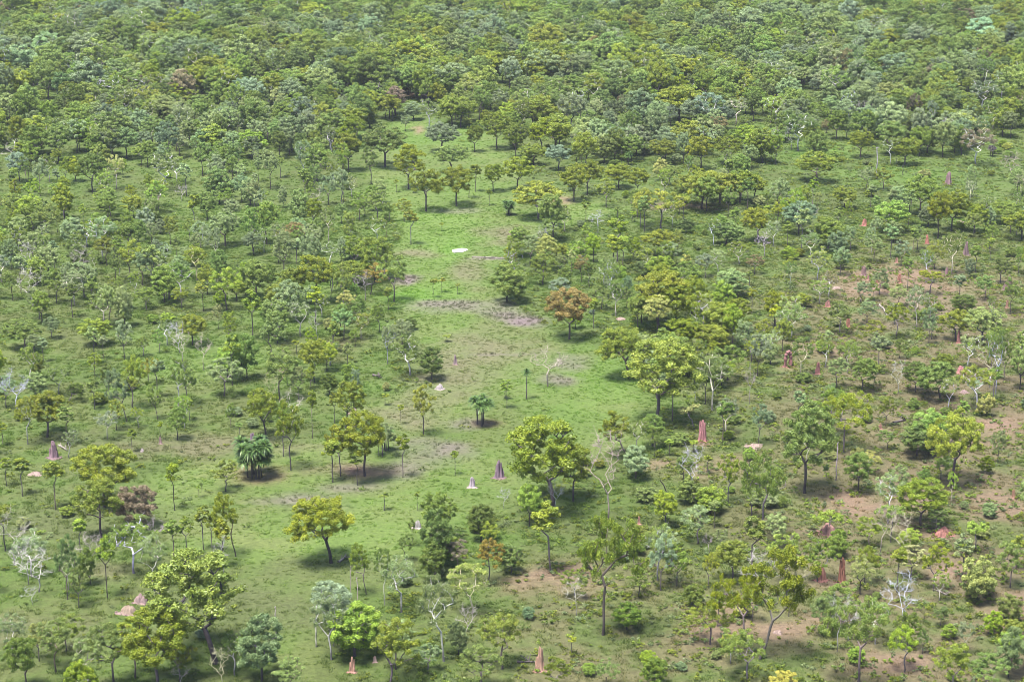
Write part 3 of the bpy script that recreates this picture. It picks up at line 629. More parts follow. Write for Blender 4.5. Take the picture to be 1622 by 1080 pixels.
for i in range(N_TRY):
    X, Y = XX[i], YY[i]
    if abs(X) > .285 * Y + 22: continue
    u, v, zc = pixel_of(X, Y)
    if v > 1150: continue
    dn = density(u, max(v, 0)) / 1e4 * ((.35 + 1.3 * pn[i]) if v > 200 else max(.12, 2.6 * pn[i] - .3))
    if rt.random() > dn / pdf[i]: continue
    far = v < 260
    # keep the clearing's landmarks unhidden: small fillers only in the near half
    if near(X, Y, 2.3 if far else 2.5): continue
    q = cn[i] + (cb[i] - .5) * .5
    if far:
        h = float(np.clip(rt.normal(8.2, 2.0), 4.5, 13)) if v < 170 else float(np.clip(rt.normal(7, 1.6), 4, 11)); wr = rt.uniform(.52, .82)
        col = 'B' if q < .20 else 'G' if q < .36 else 'M' if q < .62 else 'O' if q < .84 else 'L' if q < .87 else 'Y' if q < .9 else 'D'
        if v < 120 and col in 'OY' and rt.random() < .35: col = 'M'
        if rt.random() < .07: col = 'D'
        if rt.random() < .015: col = 'V'
        form = rt.choice(list('ddddrrkg')) 
    else:
        h = float(np.clip(rt.lognormal(1.62, .28), 2.6, 8.5)); 
        if v < 560: h *= 1.15
        wr = rt.uniform(.42, .72)
        col = 'G' if q < .36 else 'M' if q < .60 else 'O' if q < .72 else 'L' if q < .82 else 'P' if q < .87 else 'B' if q < .93 else 'D'
        form = rt.choice(list('kkktggssrd' if u < 900 else 'kkktggssssgrd'))
    if form == 's': wr = rt.uniform(.3, .45)
    if hides(u, v, h, h * wr, zc): continue
    put(X, Y)
    add_tree(X, Y, h, h * wr, form, col)
    if not far: TREES[-1]['leaf'] = [x * 1.22 for x in TREES[-1]['leaf']]
    if far: f_ = float(np.clip(rt.normal(1.10, .17), .7, 1.45)); TREES[-1]['leaf'] = [x * f_ for x in TREES[-1]['leaf']]

# ------------------------------------------------------------------ shrubs
SHRUBS = []
rs_ = np.random.default_rng(31)
ns = 0
while ns < 4200:
    ns += 1
    X = rs_.uniform(-150, 150); Y = 190 + 345 * rs_.random()
    if abs(X) > .27 * Y + 4: continue
    u, v, zc = pixel_of(X, Y)
    if v > 1150: continue
    l = np.interp(v, CLEAR[:, 0], CLEAR[:, 1]); r_ = np.interp(v, CLEAR[:, 0], CLEAR[:, 2])
    if l - 6 < u < r_ + 6: continue
    wgt = .05 if u < 620 else (.12 if v < 520 else .22)
    if u < 450 and 690 < v < 870: wgt = .02
    wgt *= .4 + 1.2 * float(fbm(np.array(X / 12 + 2), np.array(Y / 12), 3))
    if rs_.random() > wgt or near(X, Y, 1.6) or hides(u, v, 1.5, 2.2, zc): continue
    put(X, Y)
    h = rs_.uniform(.9, 2.1)
    SHRUBS.append(dict(X=X, Y=Y, h=h, w=h * rs_.uniform(.9, 1.7), u=u, v=v, col=rs_.choice(list('MMGLLPOB')), vi=int(rs_.integers(NVAR['b'])), rot=rs_.random() * 6.28,
                       area=h * h * (F / zc) ** 2))

# ------------------------------------------------------------------ labels that find one thing
LANDMARKS = [(728, 395, 'the milky pool'), (902, 500, 'the orange-crowned tree'), (403, 735, 'the big pandanus clump'), (761, 650, 'the three-stemmed pandanus'), (834, 610, 'the lone pandanus'),
             (1040, 620, 'the big meadow-edge tree'), (1112, 685, 'the tall red mound'), (1333, 905, 'the red mound pair'), (855, 1050, 'the ribbed orange mound'), (60, 900, 'the white dead tree'),
             (85, 712, 'the purple mound at left'), (791, 745, 'the dark meadow mound'), (1248, 570, 'the arched red mound'), (1395, 447, 'the red mound group'), (963, 750, 'the bare pinkish tree'),
             (340, 980, 'the big leaning olive tree'), (524, 850, 'the lone thick-trunked olive tree'), (1274, 720, 'the large right-hand crown'), (558, 1055, 'the pink spire'), (1595, 470, 'the purple mound at right'),
             (553, 200, 'the round far olive tree'), (1530, 395, 'the two-pronged mound'), (1502, 285, 'the far purple mound'), (697, 612, 'the pale dome'), (947, 355, 'the small white dead tree'),
             (578, 710, 'the dense olive group'), (1043, 475, 'the broad olive crown'), (1265, 350, 'the round blue-green tree'), (658, 152, 'the far red scars'), (288, 305, 'the bare white sapling'), (1493, 840, 'the rounded red mound'),
             (955, 930, 'the wide umbrella tree'), (1140, 310, 'the row of dark trunks'), (1518, 535, 'the slim red mound'), (55, 749, 'the pink clay ring')]
used = {}
FORMWORD = dict(t='tall-trunked', d='dense-crowned', k='open-crowned', g='thin white-limbed', s='slender', u='umbrella-shaped', b='bushy', r='round-crowned', f='flat-topped')
def where(u, v, k=0):
    ds = sorted(((u - a_) ** 2 + ((v - b_) * 1.6) ** 2, a_, b_, n_) for a_, b_, n_ in LANDMARKS)
    d2, a_, b_, n_ = ds[k]; d = math.sqrt(d2); dx = u - a_; dy = (v - b_) * 1.6
    side = 'left' if dx < 0 else 'right'; depth = 'behind' if dy < 0 else 'before'
    if abs(dx) > 2.2 * abs(dy): s = f'{side} of'
    elif abs(dy) > 2.2 * abs(dx): s = 'behind' if dy < 0 else 'in front of'
    else: s = ('behind and ' if dy < 0 else 'in front and ') + side + ' of'
    adv = 'just ' if d < 55 else '' if d < 130 else 'well ' if d < 260 else 'far '
    return f'{adv}{s} {n_}'
def label_for(kindword, u, v, extra=''):
    sizew = extra
    for k in (0, 1, 2):
        L = f'{sizew}{kindword} {where(u, v, k)}'
        if L not in used and len(L.split()) <= 16: used[L] = 1; return L
    L = f'{sizew}{kindword} {round(u / PW * 100, 1)} percent across and {round(v / PH * 100, 1)} percent down the photo'
    used[L] = 1
    return L

# ------------------------------------------------------------------ individual trees: the 300 that show largest
FRAME = [t for t in TREES if -12 < t['u'] < PW + 12 and 16 < t['v'] < PH + t['hpx'] * .55]
FRAME.sort(key=lambda t: -t['area'])
INDIV = FRAME[:300]; ids = {id(t) for t in INDIV}
REST = [t for t in TREES if id(t) not in ids]
TREENAME = dict(t='woodland_tree', d='woodland_tree', k='woodland_tree', g='white_gum_tree', s='slender_tree', u='umbrella_tree', b='bushy_tree', r='round_tree', f='flat_topped_tree')
SPECIAL = {(1040, 670): 'big yellow-olive tree with twin purple trunks standing at the right edge of the meadow', (902, 536): 'orange-brown round-crowned tree standing alone at the edge of the clearing',
           (342, 1050): 'big olive tree leaning left on a long forked purple trunk, lower left', (524, 892): 'olive tree with a thick dark trunk alone in the lower meadow',
           (955, 1008): 'wide open umbrella-shaped olive tree on a tall purple-brown trunk, bottom centre', (562, 1040): 'bright lime green round tree behind the pink termite spire',
           (1274, 780): 'large grey-olive tree with many heavy crown tiers, right of centre', (1100, 679): 'small pale yellow-green flat tree leaning over the tall red mound',
           (703, 1050): 'grey-green gum with a bent white trunk near the bottom centre', (553, 222): 'broad round olive tree at the left edge of the far clearing'}
for t in INDIV:
    V = VARS[t['form']][t['vi']]
    z = float(hgt(t['X'], t['Y']))
    root = empty(TREENAME[t['form']], (t['X'], t['Y'], z), (0, math.atan(t['lean']), 0), (1, 1, 1))
    key = (round(t['u']), round(t['v']))
    if key in SPECIAL and t['hand']: L = SPECIAL[key]; used[L] = 1
    else: L = label_for(f"{LEAFWORD[t['col']]} {FORMWORD[t['form']]} tree", t['u'], t['v'] - t['hpx'] * .4)
    tagged(root, L, 'tree', 'savanna trees of the woodland and clearing')
    for nm, me, pk, pv in (('trunk', V['trunk'], 'bark_tint', t['bark']), ('crown', V['crown'], 'leaf_tint', t['leaf'])):
        o = child(nm, me, root); o[pk] = pv
        o.rotation_euler = (0, 0, t['rot'] if abs(t['lean']) < .01 else 0); o.scale = (t['sx'], t['sx'], t['sz'])

# ------------------------------------------------------------------ scatter through geometry nodes (uncountable stuff only)
def scatter(name, pts, rots, scls, var, tints, meshes, extra=None):
    me = bpy.data.meshes.new(name + '_points')
    me.vertices.add(len(pts)); me.vertices.foreach_set('co', np.asarray(pts, np.float32).ravel())
    def av(n_, arr):
        a_ = me.attributes.new(n_, 'FLOAT_VECTOR', 'POINT'); a_.data.foreach_set('vector', np.asarray(arr, np.float32).ravel())
    av('rot', rots); av('scl', scls); av('leaf_tint', tints)
    if extra is not None: av('bark_tint', extra)
    a_ = me.attributes.new('which', 'INT', 'POINT'); a_.data.foreach_set('value', np.asarray(var, np.int32))
    ob = bpy.data.objects.new(name, me); C.link(ob); ob['kind'] = 'stuff'
    g = bpy.data.node_groups.new(name + '_scatter', 'GeometryNodeTree')
    g.interface.new_socket('Geometry', in_out='INPUT', socket_type='NodeSocketGeometry')
    g.interface.new_socket('Geometry', in_out='OUTPUT', socket_type='NodeSocketGeometry')
    gi = g.nodes.new('NodeGroupInput'); go = g.nodes.new('NodeGroupOutput')
    def na(n_, ty):
        x = g.nodes.new('GeometryNodeInputNamedAttribute'); x.data_type = ty; x.inputs['Name'].default_value = n_
        return x.outputs['Attribute']
    rot, scl, wh = na('rot', 'FLOAT_VECTOR'), na('scl', 'FLOAT_VECTOR'), na('which', 'INT')
    e2r = g.nodes.new('FunctionNodeEulerToRotation'); g.links.new(rot, e2r.inputs[0])
    j = g.nodes.new('GeometryNodeJoinGeometry')
    for i, m_ in enumerate(meshes):
        src = bpy.data.objects.new(name + '_source', m_)      # data for the scatter, never linked to the scene
        oi = g.nodes.new('GeometryNodeObjectInfo'); oi.inputs['Object'].default_value = src; oi.inputs['As Instance'].default_value = True
        cmp_ = g.nodes.new('FunctionNodeCompare'); cmp_.data_type = 'INT'; cmp_.operation = 'EQUAL'
        g.links.new(wh, cmp_.inputs[2]); cmp_.inputs[3].default_value = i
        ip = g.nodes.new('GeometryNodeInstanceOnPoints')
        g.links.new(gi.outputs[0], ip.inputs['Points']); g.links.new(cmp_.outputs[0], ip.inputs['Selection'])
        g.links.new(oi.outputs['Geometry'], ip.inputs['Instance']); g.links.new(e2r.outputs[0], ip.inputs['Rotation']); g.links.new(scl, ip.inputs['Scale'])
        g.links.new(ip.outputs[0], j.inputs[0])
    g.links.new(j.outputs[0], go.inputs[0])
    md = ob.modifiers.new('scatter', 'NODES'); md.node_group = g
    return ob

order = [(f, i) for f in 'dtkgsubrf' for i in range(NVAR[f])]
idx = {k: n for n, k in enumerate(order)}
px = np.array([t['X'] for t in REST]); py = np.array([t['Y'] for t in REST])
wood = scatter('woodland', np.stack([px, py, hgt(px, py)], 1), [(0, math.atan(t['lean']), t['rot']) for t in REST], [(t['sx'], t['sx'], t['sz']) for t in REST],
               [idx[(t['form'], t['vi'])] for t in REST], [t['leaf'] for t in REST], [VARS[f][i]['joined'] for f, i in order], [t['bark'] for t in REST])
wood['label'] = 'dense mixed woodland of small green trees filling the background and the gaps between nearer trees'; wood['category'] = 'woodland'

# ------------------------------------------------------------------ individual shrubs
SHRUBS.sort(key=lambda s: -s['area'])
for s in SHRUBS[:240]:
    V = VARS['b'][s['vi']]
    o = bpy.data.objects.new('shrub', V['joined']); C.link(o)
    o.location = (s['X'], s['Y'], float(hgt(s['X'], s['Y'])) - .05 * s['h']); o.rotation_euler = (0, 0, s['rot']); o.scale = (s['w'] / V['W'],) * 2 + (s['h'] / V['H'],)
    o['leaf_tint'] = jit(LEAF[s['col']], rs_); o['bark_tint'] = list(MIDBARK)
    tagged(o, label_for(f"low {LEAFWORD[s['col']]} leafy shrub", s['u'], s['v']), 'shrub', 'low shrubs on the rough ground')

# ------------------------------------------------------------------ saplings, dead trees
for n_, it in enumerate(items(SAPL)):
    u, v, top, w = map(float, it[:4]); X, Y, h, wm, ppm = size_at(u, v, top, w)
    V = VARS['n'][n_ % 3]; col = 'YOMLO'[n_ % 5]
    root = empty('sapling', (X, Y, float(hgt(X, Y))), (0, 0, rt.random() * 6.28), (max(wm / V['W'], h / V['H'] * .6),) * 2 + (h / V['H'],))
    tagged(root, label_for(f'thin-stemmed {LEAFWORD[col]} sapling', u, v - 10), 'sapling', 'thin saplings on the open grass')
    child('trunk', V['trunk'], root)['bark_tint'] = jit(MIDBARK, rt); child('crown', V['crown'], root)['leaf_tint'] = jit(LEAF[col], rt)
BK = dict(W=(.34, .325, .33), K=(.29, .25, .25), C=(.03, .025, .03))
BW = dict(W='bare white', K='bare grey-pink', C='charred black')
EXTRA = []; rd = np.random.default_rng(505)
while len(EXTRA) < 46:
    u = rd.uniform(5, 1617); v = 150 + 900 * rd.random(); l = np.interp(v, CLEAR[:, 0], CLEAR[:, 1]); r_ = np.interp(v, CLEAR[:, 0], CLEAR[:, 2])
    if l - 15 < u < r_ + 15 or (u < 450 and 690 < v < 860): continue
    X, Y = ground_at(u, v); zc = pixel_of(X, Y)[2]; h = rd.uniform(4.5, 8)
    if near(X, Y, 2.2) or hides(u, v, h, h * .5, zc): continue
    put(X, Y); hp = h * F / zc
    EXTRA.append([str(round(u)), str(round(v)), str(round(v - hp)), str(round(hp * rd.uniform(.4, .75))), 'x', 'W' if rd.random() < .7 else 'K', str(round(rd.uniform(-4, 4)))])
for n_, it in enumerate(items(DEAD) + EXTRA):
    u, v, top, w = map(float, it[:4]); X, Y, h, wm, ppm = size_at(u, v, top, w); dx = float(it[6]) if len(it) > 6 else 0
    V = VARS[it[4]][n_ % NVAR[it[4]]]; sz = h / V['H']; sx = min(max(wm / V['W'], sz * .35), sz * 2.2)
    stump = it[4] == 'p'
    o = bpy.data.objects.new('dead_stump' if stump else 'dead_tree', V['trunk']); C.link(o)
    o.location = (X, Y, float(hgt(X, Y))); o.rotation_euler = (0, math.atan(dx / (v - top)), 0); o.scale = (sx, sx, sz); o['bark_tint'] = jit(BK[it[5]], rt, .05)
    tagged(o, label_for(f"{BW[it[5]]} {'dead stem' if stump else 'dead tree'}", u, v - 8), 'dead trunk' if stump else 'dead tree', 'dead trees and stems')

# ------------------------------------------------------------------ pandanus
def strap_head(r, c, R, n=85):
    V = []; Fc = []; va = []
    for i in range(n):
        az = r.random() * 6.283; el = r.uniform(-.5, 1.35); L = R * r.uniform(.75, 1.15); w = R * .07
        d = np.array([math.cos(az) * math.cos(el), math.sin(az) * math.cos(el), math.sin(el)]); s = np.array([-math.sin(az), math.cos(az), 0]) * w
        pts = [c + d * L * t_ + np.array([0, 0, -L * .38 * t_ ** 2.6]) for t_ in (0.05, .4, .72, 1)]
        o = len(V)
        for k, (p, ww) in enumerate(zip(pts, (.7, 1, .8, .1))): V += [p - s * ww, p + s * ww]
        for k in range(3): Fc.append([o + 2 * k, o + 2 * k + 1, o + 2 * k + 3, o + 2 * k + 2]); va.append(r.random())
    return np.array(V), np.array(Fc), va
for n_, ln in enumerate(rows(PANDANUS)):
    d_, L = ln.split('|'); u, v, top, w, ns_ = map(float, d_.split()); X, Y, h, wm, ppm = size_at(u, v, top, w); ns_ = int(ns_)
    r = np.random.default_rng(900 + n_); root = tagged(empty('pandanus', (X, Y, float(hgt(X, Y)))), L, 'pandanus', None); used[L] = 1
    hr = min(wm * .5, h * .36) * (.95 if ns_ == 1 else .66)
    SV = []; SF = []; so = 0; HV = []; HF = []; HA = []; ho = 0
    for k in range(ns_):
        az = k * 6.283 / ns_ + r.random(); sp = (wm / 2 - hr) * (0 if ns_ == 1 else 1)
        base = np.array([math.cos(az), math.sin(az), 0]) * sp * .45
        hs = [np.array([math.cos(az + e) * sp * q, math.sin(az + e) * sp * q, h - hr * .9 * r.uniform(.8, 1.7)]) for e, q in ((-.5, .95), (.45, .7))[:(1 if ns_ == 1 else 2)]]
        P, par, R_ = skeleton(r, [x - base for x in hs], h * .45, h, .12, tip=.06, pw=2.6)
        P = P + base; tv, tf = tubes(P, par, R_, 6); SV.append(tv); SF.append(tf + so); so += len(tv)
        for c_ in hs:
            hv, hf, ha = strap_head(r, c_, hr); HV.append(hv); HF.append(hf + ho); ho += len(hv); HA += ha
        if ns_ > 3:
            c_ = np.array([math.cos(az + .8) * sp * .9, math.sin(az + .8) * sp * .9, h * .48]); hv, hf, ha = strap_head(r, c_, hr * .9); HV.append(hv); HF.append(hf + ho); ho += len(hv); HA += ha
    o = child('stems', mesh_np('pandanus_stems', np.vstack(SV), [np.vstack(SF)], [M_BARK], smooth=True), root); o['bark_tint'] = list(MIDBARK)
    o = child('leaf_heads', mesh_np('pandanus_leaves', np.vstack(HV), [np.vstack(HF)], [M_LEAF], vary=HA), root)
    o['leaf_tint'] = [.070, .122, .040] if n_ != 5 else [.07, .06, .07]

# ------------------------------------------------------------------ termite mounds
CLAY = dict(V=(.140, .092, .100), P=(.175, .122, .115), W=(.235, .20, .19), R=(.195, .088, .076), O=(.215, .118, .096))
def mound_mesh(r, h, w, shape):
    """one clay surface raised over clustered pillars, so the sides are fluted and the top breaks into fingers"""
    n = 46; g = np.linspace(-.62, .62, n) * w; el = r.uniform(.5, .7) if shape != 'l' else .8
    x, y = np.meshgrid(g, g); x = x + r.normal(size=x.shape) * w * .006; y = y + r.normal(size=x.shape) * w * .006
    z = np.full(x.shape, -.15)
    if shape == 'l': cs = [(r.normal() * .16, r.normal() * .16, r.uniform(.55, 1), r.uniform(.24, .36)) for _ in range(7)] + [(0, 0, 1, .34)]
    else:
        cs = [(r.uniform(-.06, .06), 0, 1.0, .22)]
        for q in range(9):
            a_ = q * 6.283 / 9 + r.random() * .5; d = r.uniform(.20, .30)
            cs.append((math.cos(a_) * d, math.sin(a_) * d, r.uniform(.55, 1.0), r.uniform(.09, .14)))
        for q in range(8):
            a_ = r.random() * 6.283; d = r.uniform(.34, .42); cs.append((math.cos(a_) * d, math.sin(a_) * d, r.uniform(.12, .5), r.uniform(.07, .11)))
    for (cx, cy, hh, rr) in cs:
        d = np.sqrt((x / w - cx) ** 2 + ((y / w) / el - cy) ** 2) / rr
        d = d * (1 + .10 * np.sin(np.arctan2(y, x) * 9 + cx * 40)) + .05 * r.normal(size=x.shape)
        p = (1.9 if shape == 'l' else 4.5)
        z = np.maximum(z, h * hh * np.clip(1 - np.clip(d, 0, 9) ** p, -.2, 1) ** 1 * (d < 1.05) - .15 * (d >= 1.05))
    dd = np.sqrt((x / w) ** 2 + ((y / w) / el) ** 2)
    z = np.maximum(z, h * .16 * np.clip(1 - dd / .55, -1, 1) - .02) + .012 * h * r.normal(size=x.shape)
    V = np.stack([x.ravel(), y.ravel(), z.ravel()], 1)
    I = (np.arange(n - 1)[:, None] * n + np.arange(n - 1)[None, :]).ravel()
    Q = np.stack([I, I + 1, I + n + 1, I + n], 1)
    low = (V[Q][:, :, 2].max(1) < -.05); Q = Q[~low]
    return V, Q, np.zeros((0, 3), int)
def arch_mesh(r, h, w):
    """two legs joined over a gap, rough clay all round"""
    V = []; Fq = []; n = 26; na = 12
    for i in range(n + 1):
        a_ = math.pi * i / n
        c = np.array([math.cos(a_) * w * .34, 0, max(-.1, max(0.0, math.sin(a_)) ** .55 * h * .84)]); rad = w * (.16 + .05 * math.sin(i * 1.7) + .04 * r.random())
        t_ = np.array([-math.sin(a_) * w * .3, 0, math.cos(a_) * h * .8]); t_ /= np.linalg.norm(t_); s1 = np.array([0, 1, 0]); s2 = np.cross(t_, s1)
        for k in range(na):
            q = k * 2 * math.pi / na; rr = rad * (1 + .3 * (r.random() - .5)); V.append(c + s1 * math.cos(q) * rr + s2 * math.sin(q) * rr)
    for i in range(n):
        for k in range(na): Fq.append([i * na + k, i * na + (k + 1) % na, (i + 1) * na + (k + 1) % na, (i + 1) * na + k])
    return np.array(V), np.array(Fq)
def apron_mesh(r, w, el=.6, hh=.14, seedpile=True):
    """a low spill of crumbled clay, a shallow lumpy heap with loose clods"""
    na, nr = 30, 7; V = [[0, 0, hh]]; Fq = []; T = []
    lob = 1 + .25 * np.sin(np.arange(na) * 6.283 / na * 3 + r.random() * 6) + .25 * (r.random(na) - .5)
    for j in range(1, nr + 1):
        s = j / nr
        for i in range(na):
            a_ = i * 6.283 / na; q = w / 2 * s * lob[i]
            V.append([math.cos(a_) * q, math.sin(a_) * q * el, hh * (1 - s ** 2) * r.uniform(.3, 1.6) - (.08 if j == nr else 0)])
    for i in range(na): T.append([0, 1 + i, 1 + (i + 1) % na])
    for j in range(nr - 1):
        for i in range(na): Fq.append([1 + j * na + i, 1 + (j + 1) * na + i, 1 + (j + 1) * na + (i + 1) % na, 1 + j * na + (i + 1) % na])
    V = list(V)
    for _ in range(26):
        a_ = r.random() * 6.283; q = w / 2 * r.random() ** .5 * 1.15; c = np.array([math.cos(a_) * q, math.sin(a_) * q * el, hh * .4]); rad = w * r.uniform(.02, .06)
        o = len(V); pts = [(1, 0, 0), (0, 1, 0), (-1, 0, 0), (0, -1, 0), (0, 0, 1), (0, 0, -1)]
        V += [c + np.array(p_) * rad * r.uniform(.7, 1.3, 3) for p_ in pts]
        for x in ((0, 1, 4), (1, 2, 4), (2, 3, 4), (3, 0, 4), (1, 0, 5), (2, 1, 5), (3, 2, 5), (0, 3, 5)): T.append([o + y for y in x])
    return np.array(V, float), np.array(Fq), np.array(T)
for n_, ln in enumerate(rows(MOUNDS)):
    d_, L = ln.split('|'); it = d_.split(); u, v, hp, wp = map(float, it[:4]); X, Y, h, wm, ppm = size_at(u, v, v - hp, wp)
    r = np.random.default_rng(300 + n_); cl = CLAY[it[5]]
    root = tagged(empty('termite_mound', (X, Y, float(hgt(X, Y)))), L, 'termite mound', 'termite mounds in the savanna'); used[L] = 1
    if it[4] == 'a':
        V, Q = arch_mesh(r, h, wm); me = mesh_np('mound_body', V, [Q], [M_CLAY])
    else:
        V, Q, T = mound_mesh(r, h, wm, it[4]); me = mesh_np('mound_body', V, [Q], [M_CLAY])
    o = child('mound_body', me, root); o['clay_tint'] = jit(cl, rt, .08); o.rotation_euler = (0, 0, r.uniform(-.4, .4))
    V, Q, T = apron_mesh(r, wm * (1.5 if it[4] != 'l' else 1.5))
    o = child('clay_apron', mesh_np('clay_apron', V, [Q, T], [M_CLAY]), root); o['clay_tint'] = [min(.75, x * .95) for x in cl]
    o.location = (0, -.1, 0)
for n_, ln in enumerate(rows(SLABS)):
    d_, L = ln.split('|'); u, v, wp, hp = map(float, d_.split()); X, Y, h, wm, ppm = size_at(u, v, v - hp, wp)
    r = np.random.default_rng(500 + n_); V, Q, T = apron_mesh(r, wm, el=.95, hh=.28)
    o = bpy.data.objects.new('clay_heap', mesh_np('clay_heap', V, [Q, T], [M_CLAY])); C.link(o)
    o.location = (X, Y, float(hgt(X, Y))); o['clay_tint'] = [.19, .14, .125]; tagged(o, L, 'clay heap'); used[L] = 1

# ------------------------------------------------------------------ logs
for n_, ln in enumerate(rows(LOGS)):
    d_, L = ln.split('|'); it = d_.split(); u0, v0, u1, v1, rad = map(float, it[:5]); A = ground_at(u0, v0); B = ground_at(u1, v1)
    r = np.random.default_rng(700 + n_); A = np.array([*A, 0.]); B = np.array([*B, 0.]); Ln = np.linalg.norm(B - A)
    k = 8; P = [np.array([0, 0, rad * .7])]; par = [-1]
    for q in range(1, k + 1): P.append((B - A) * q / k + np.array([*(r.normal(size=2) * Ln * .02), rad * .7 + .05 * q / k])); par.append(q - 1)
    for q in (3, 5, 6, 7): P.append(P[q] + np.array([*(r.normal(size=2) * .5), .45])); par.append(q)
    R_ = np.array([rad * (1.2 - .7 * min(q, 8) / 8) if q <= 8 else rad * .35 for q in range(len(P))])
    tv, tf = tubes(np.array(P), np.array(par), R_, 6)
    o = bpy.data.objects.new('fallen_log', mesh_np('fallen_log', tv, [tf], [M_BARK], smooth=True)); C.link(o)
    o.location = (A[0], A[1], float(hgt(A[0], A[1])) + .02); o['bark_tint'] = list({'W': (.75, .66, .6), 'K': (.25, .2, .2)}[it[5]]); tagged(o, L, 'log'); used[L] = 1

# ------------------------------------------------------------------ pool
pX, pY = ground_at(728, 395.5)
na = 40; r = np.random.default_rng(4); V = [[0, 0, 0]]
for i in range(na):
    a_ = i * 6.283 / na; q = 1 + .16 * math.sin(a_ * 2 + 1) + .10 * math.sin(a_ * 5) + .07 * (r.random() - .5)
    V.append([math.cos(a_) * 1.3 * q + .35 * math.sin(a_), math.sin(a_) * 1.9 * q, 0])
me = mesh_np('pool_water', V, [np.array([[0, 1 + i, 1 + (i + 1) % na] for i in range(na)])], [M_WATER])
o = bpy.data.objects.new('pool_water', me); C.link(o); o.location = (pX, pY, float(hgt(pX, pY)) + .09); o['kind'] = 'structure'

# ------------------------------------------------------------------ grass and leafy ground cover
def tuft(seed, n, spread, hh, bw, lean_):
    r = np.random.default_rng(seed); V = []; Fc = []; va = []
    for i in range(n):
        a_ = r.random() * 6.283; q = spread * r.random() ** .5; b = np.array([math.cos(a_) * q, math.sin(a_) * q, -.02]); d = r.random() * 6.283
        h_ = hh * r.uniform(.5, 1.2); w_ = bw * r.uniform(.6, 1.3); s = np.array([math.cos(d), math.sin(d), 0]) * w_
        t_ = b + np.array([math.cos(a_) * lean_ * r.random() * hh + r.normal() * .1 * hh, math.sin(a_) * lean_ * r.random() * hh + r.normal() * .1 * hh, h_])
        o = len(V); V += [b - s, b + s, t_ + s * .15, t_ - s * .15]; Fc.append([o, o + 1, o + 2, o + 3]); va.append(r.random())
    return mesh_np('tuft', V, [np.array(Fc)], [M_GRASS], vary=va)
TUFTS = [tuft(i, 40, .45, .27, .032, .8) for i in range(4)]
def bushlet(seed):
    r = np.random.default_rng(seed); cs = r.normal(size=(4, 3)) * np.array([.28, .28, .10]) + np.array([0, 0, .25])
    v_, f_, va = leaves(r, cs, [.32] * 4, [44] * 4, .062, .55, .8, 3); v_[:, 2] = np.maximum(v_[:, 2], -.05)
    return mesh_np('bushlet', v_, [f_], [M_LEAF], vary=va)
BUSHLETS = [bushlet(60 + i) for i in range(4)]
rg = np.random.default_rng(8)
n = 260000
Yg = 186 + 439 * rg.random(n) ** .8; Xg = rg.uniform(-1, 1, n) * (.272 * Yg + 6)
keep = rg.random(n) < (.35 + .65 * (Yg < 430)) * np.clip(Yg / 420, .62, 1)
Xg, Yg = Xg[keep], Yg[keep]
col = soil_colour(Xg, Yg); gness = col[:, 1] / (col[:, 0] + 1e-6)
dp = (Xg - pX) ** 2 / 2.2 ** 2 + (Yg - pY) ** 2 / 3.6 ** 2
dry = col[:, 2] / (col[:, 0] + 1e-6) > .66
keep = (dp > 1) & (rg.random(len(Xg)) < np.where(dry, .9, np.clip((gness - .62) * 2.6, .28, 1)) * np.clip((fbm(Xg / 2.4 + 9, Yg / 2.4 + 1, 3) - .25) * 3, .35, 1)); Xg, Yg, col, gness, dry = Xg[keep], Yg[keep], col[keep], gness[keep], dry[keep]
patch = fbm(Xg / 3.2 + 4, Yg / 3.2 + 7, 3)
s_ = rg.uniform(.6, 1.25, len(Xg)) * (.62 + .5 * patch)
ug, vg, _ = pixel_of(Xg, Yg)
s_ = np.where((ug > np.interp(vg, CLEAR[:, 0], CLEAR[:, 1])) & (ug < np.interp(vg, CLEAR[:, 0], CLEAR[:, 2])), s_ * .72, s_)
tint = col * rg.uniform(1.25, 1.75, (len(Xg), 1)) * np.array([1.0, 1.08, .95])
grass = scatter('grass', np.stack([Xg, Yg, hgt(Xg, Yg)], 1), np.stack([np.zeros(len(Xg)), np.zeros(len(Xg)), rg.random(len(Xg)) * 6.28], 1),
                np.stack([s_, s_, s_ * rg.uniform(.7, 1.2, len(Xg)) * np.where(dry, 1.9, 1)], 1), rg.integers(0, 4, len(Xg)), tint, TUFTS)
grass['label'] = 'short green and straw-purple grass covering the savanna floor'; grass['category'] = 'grass'
n = 75000
Yb = 186 + 399 * rg.random(n) ** .85; Xb = rg.uniform(-1, 1, n) * (.272 * Yb + 6)
u_, v_, _ = pixel_of(Xb, Yb)
l_ = np.interp(v_, CLEAR[:, 0], CLEAR[:, 1]); r2 = np.interp(v_, CLEAR[:, 0], CLEAR[:, 2])
inside = (u_ > l_ - 5) & (u_ < r2 + 5)
dens_ = np.where(inside, .008, np.where(u_ > 620, .62, .08)) * np.clip((fbm(Xb / 6 + 20, Yb / 6 + 3, 3) - .30) * 4, .05, 1)
dens_ = np.where((u_ < 400) & (v_ > 690) & (v_ < 860), .05, dens_)
keep = rg.random(n) < dens_; Xb, Yb = Xb[keep], Yb[keep]
pal = np.array([LEAF['M'], LEAF['G'], LEAF['O'], LEAF['L'], LEAF['O']]) * .72
tint = pal[rg.integers(0, 5, len(Xb))] * rg.uniform(.7, 1.3, (len(Xb), 1)); s_ = rg.uniform(.4, 1.15, len(Xb))
under = scatter('undergrowth', np.stack([Xb, Yb, hgt(Xb, Yb)], 1), np.stack([np.zeros(len(Xb)), np.zeros(len(Xb)), rg.random(len(Xb)) * 6.28], 1),
                np.stack([s_ * 1.1, s_ * 1.1, s_], 1), rg.integers(0, 4, len(Xb)), tint, BUSHLETS)
under['label'] = 'low leafy ground cover scattered over the red soil between the trees'; under['category'] = 'undergrowth'

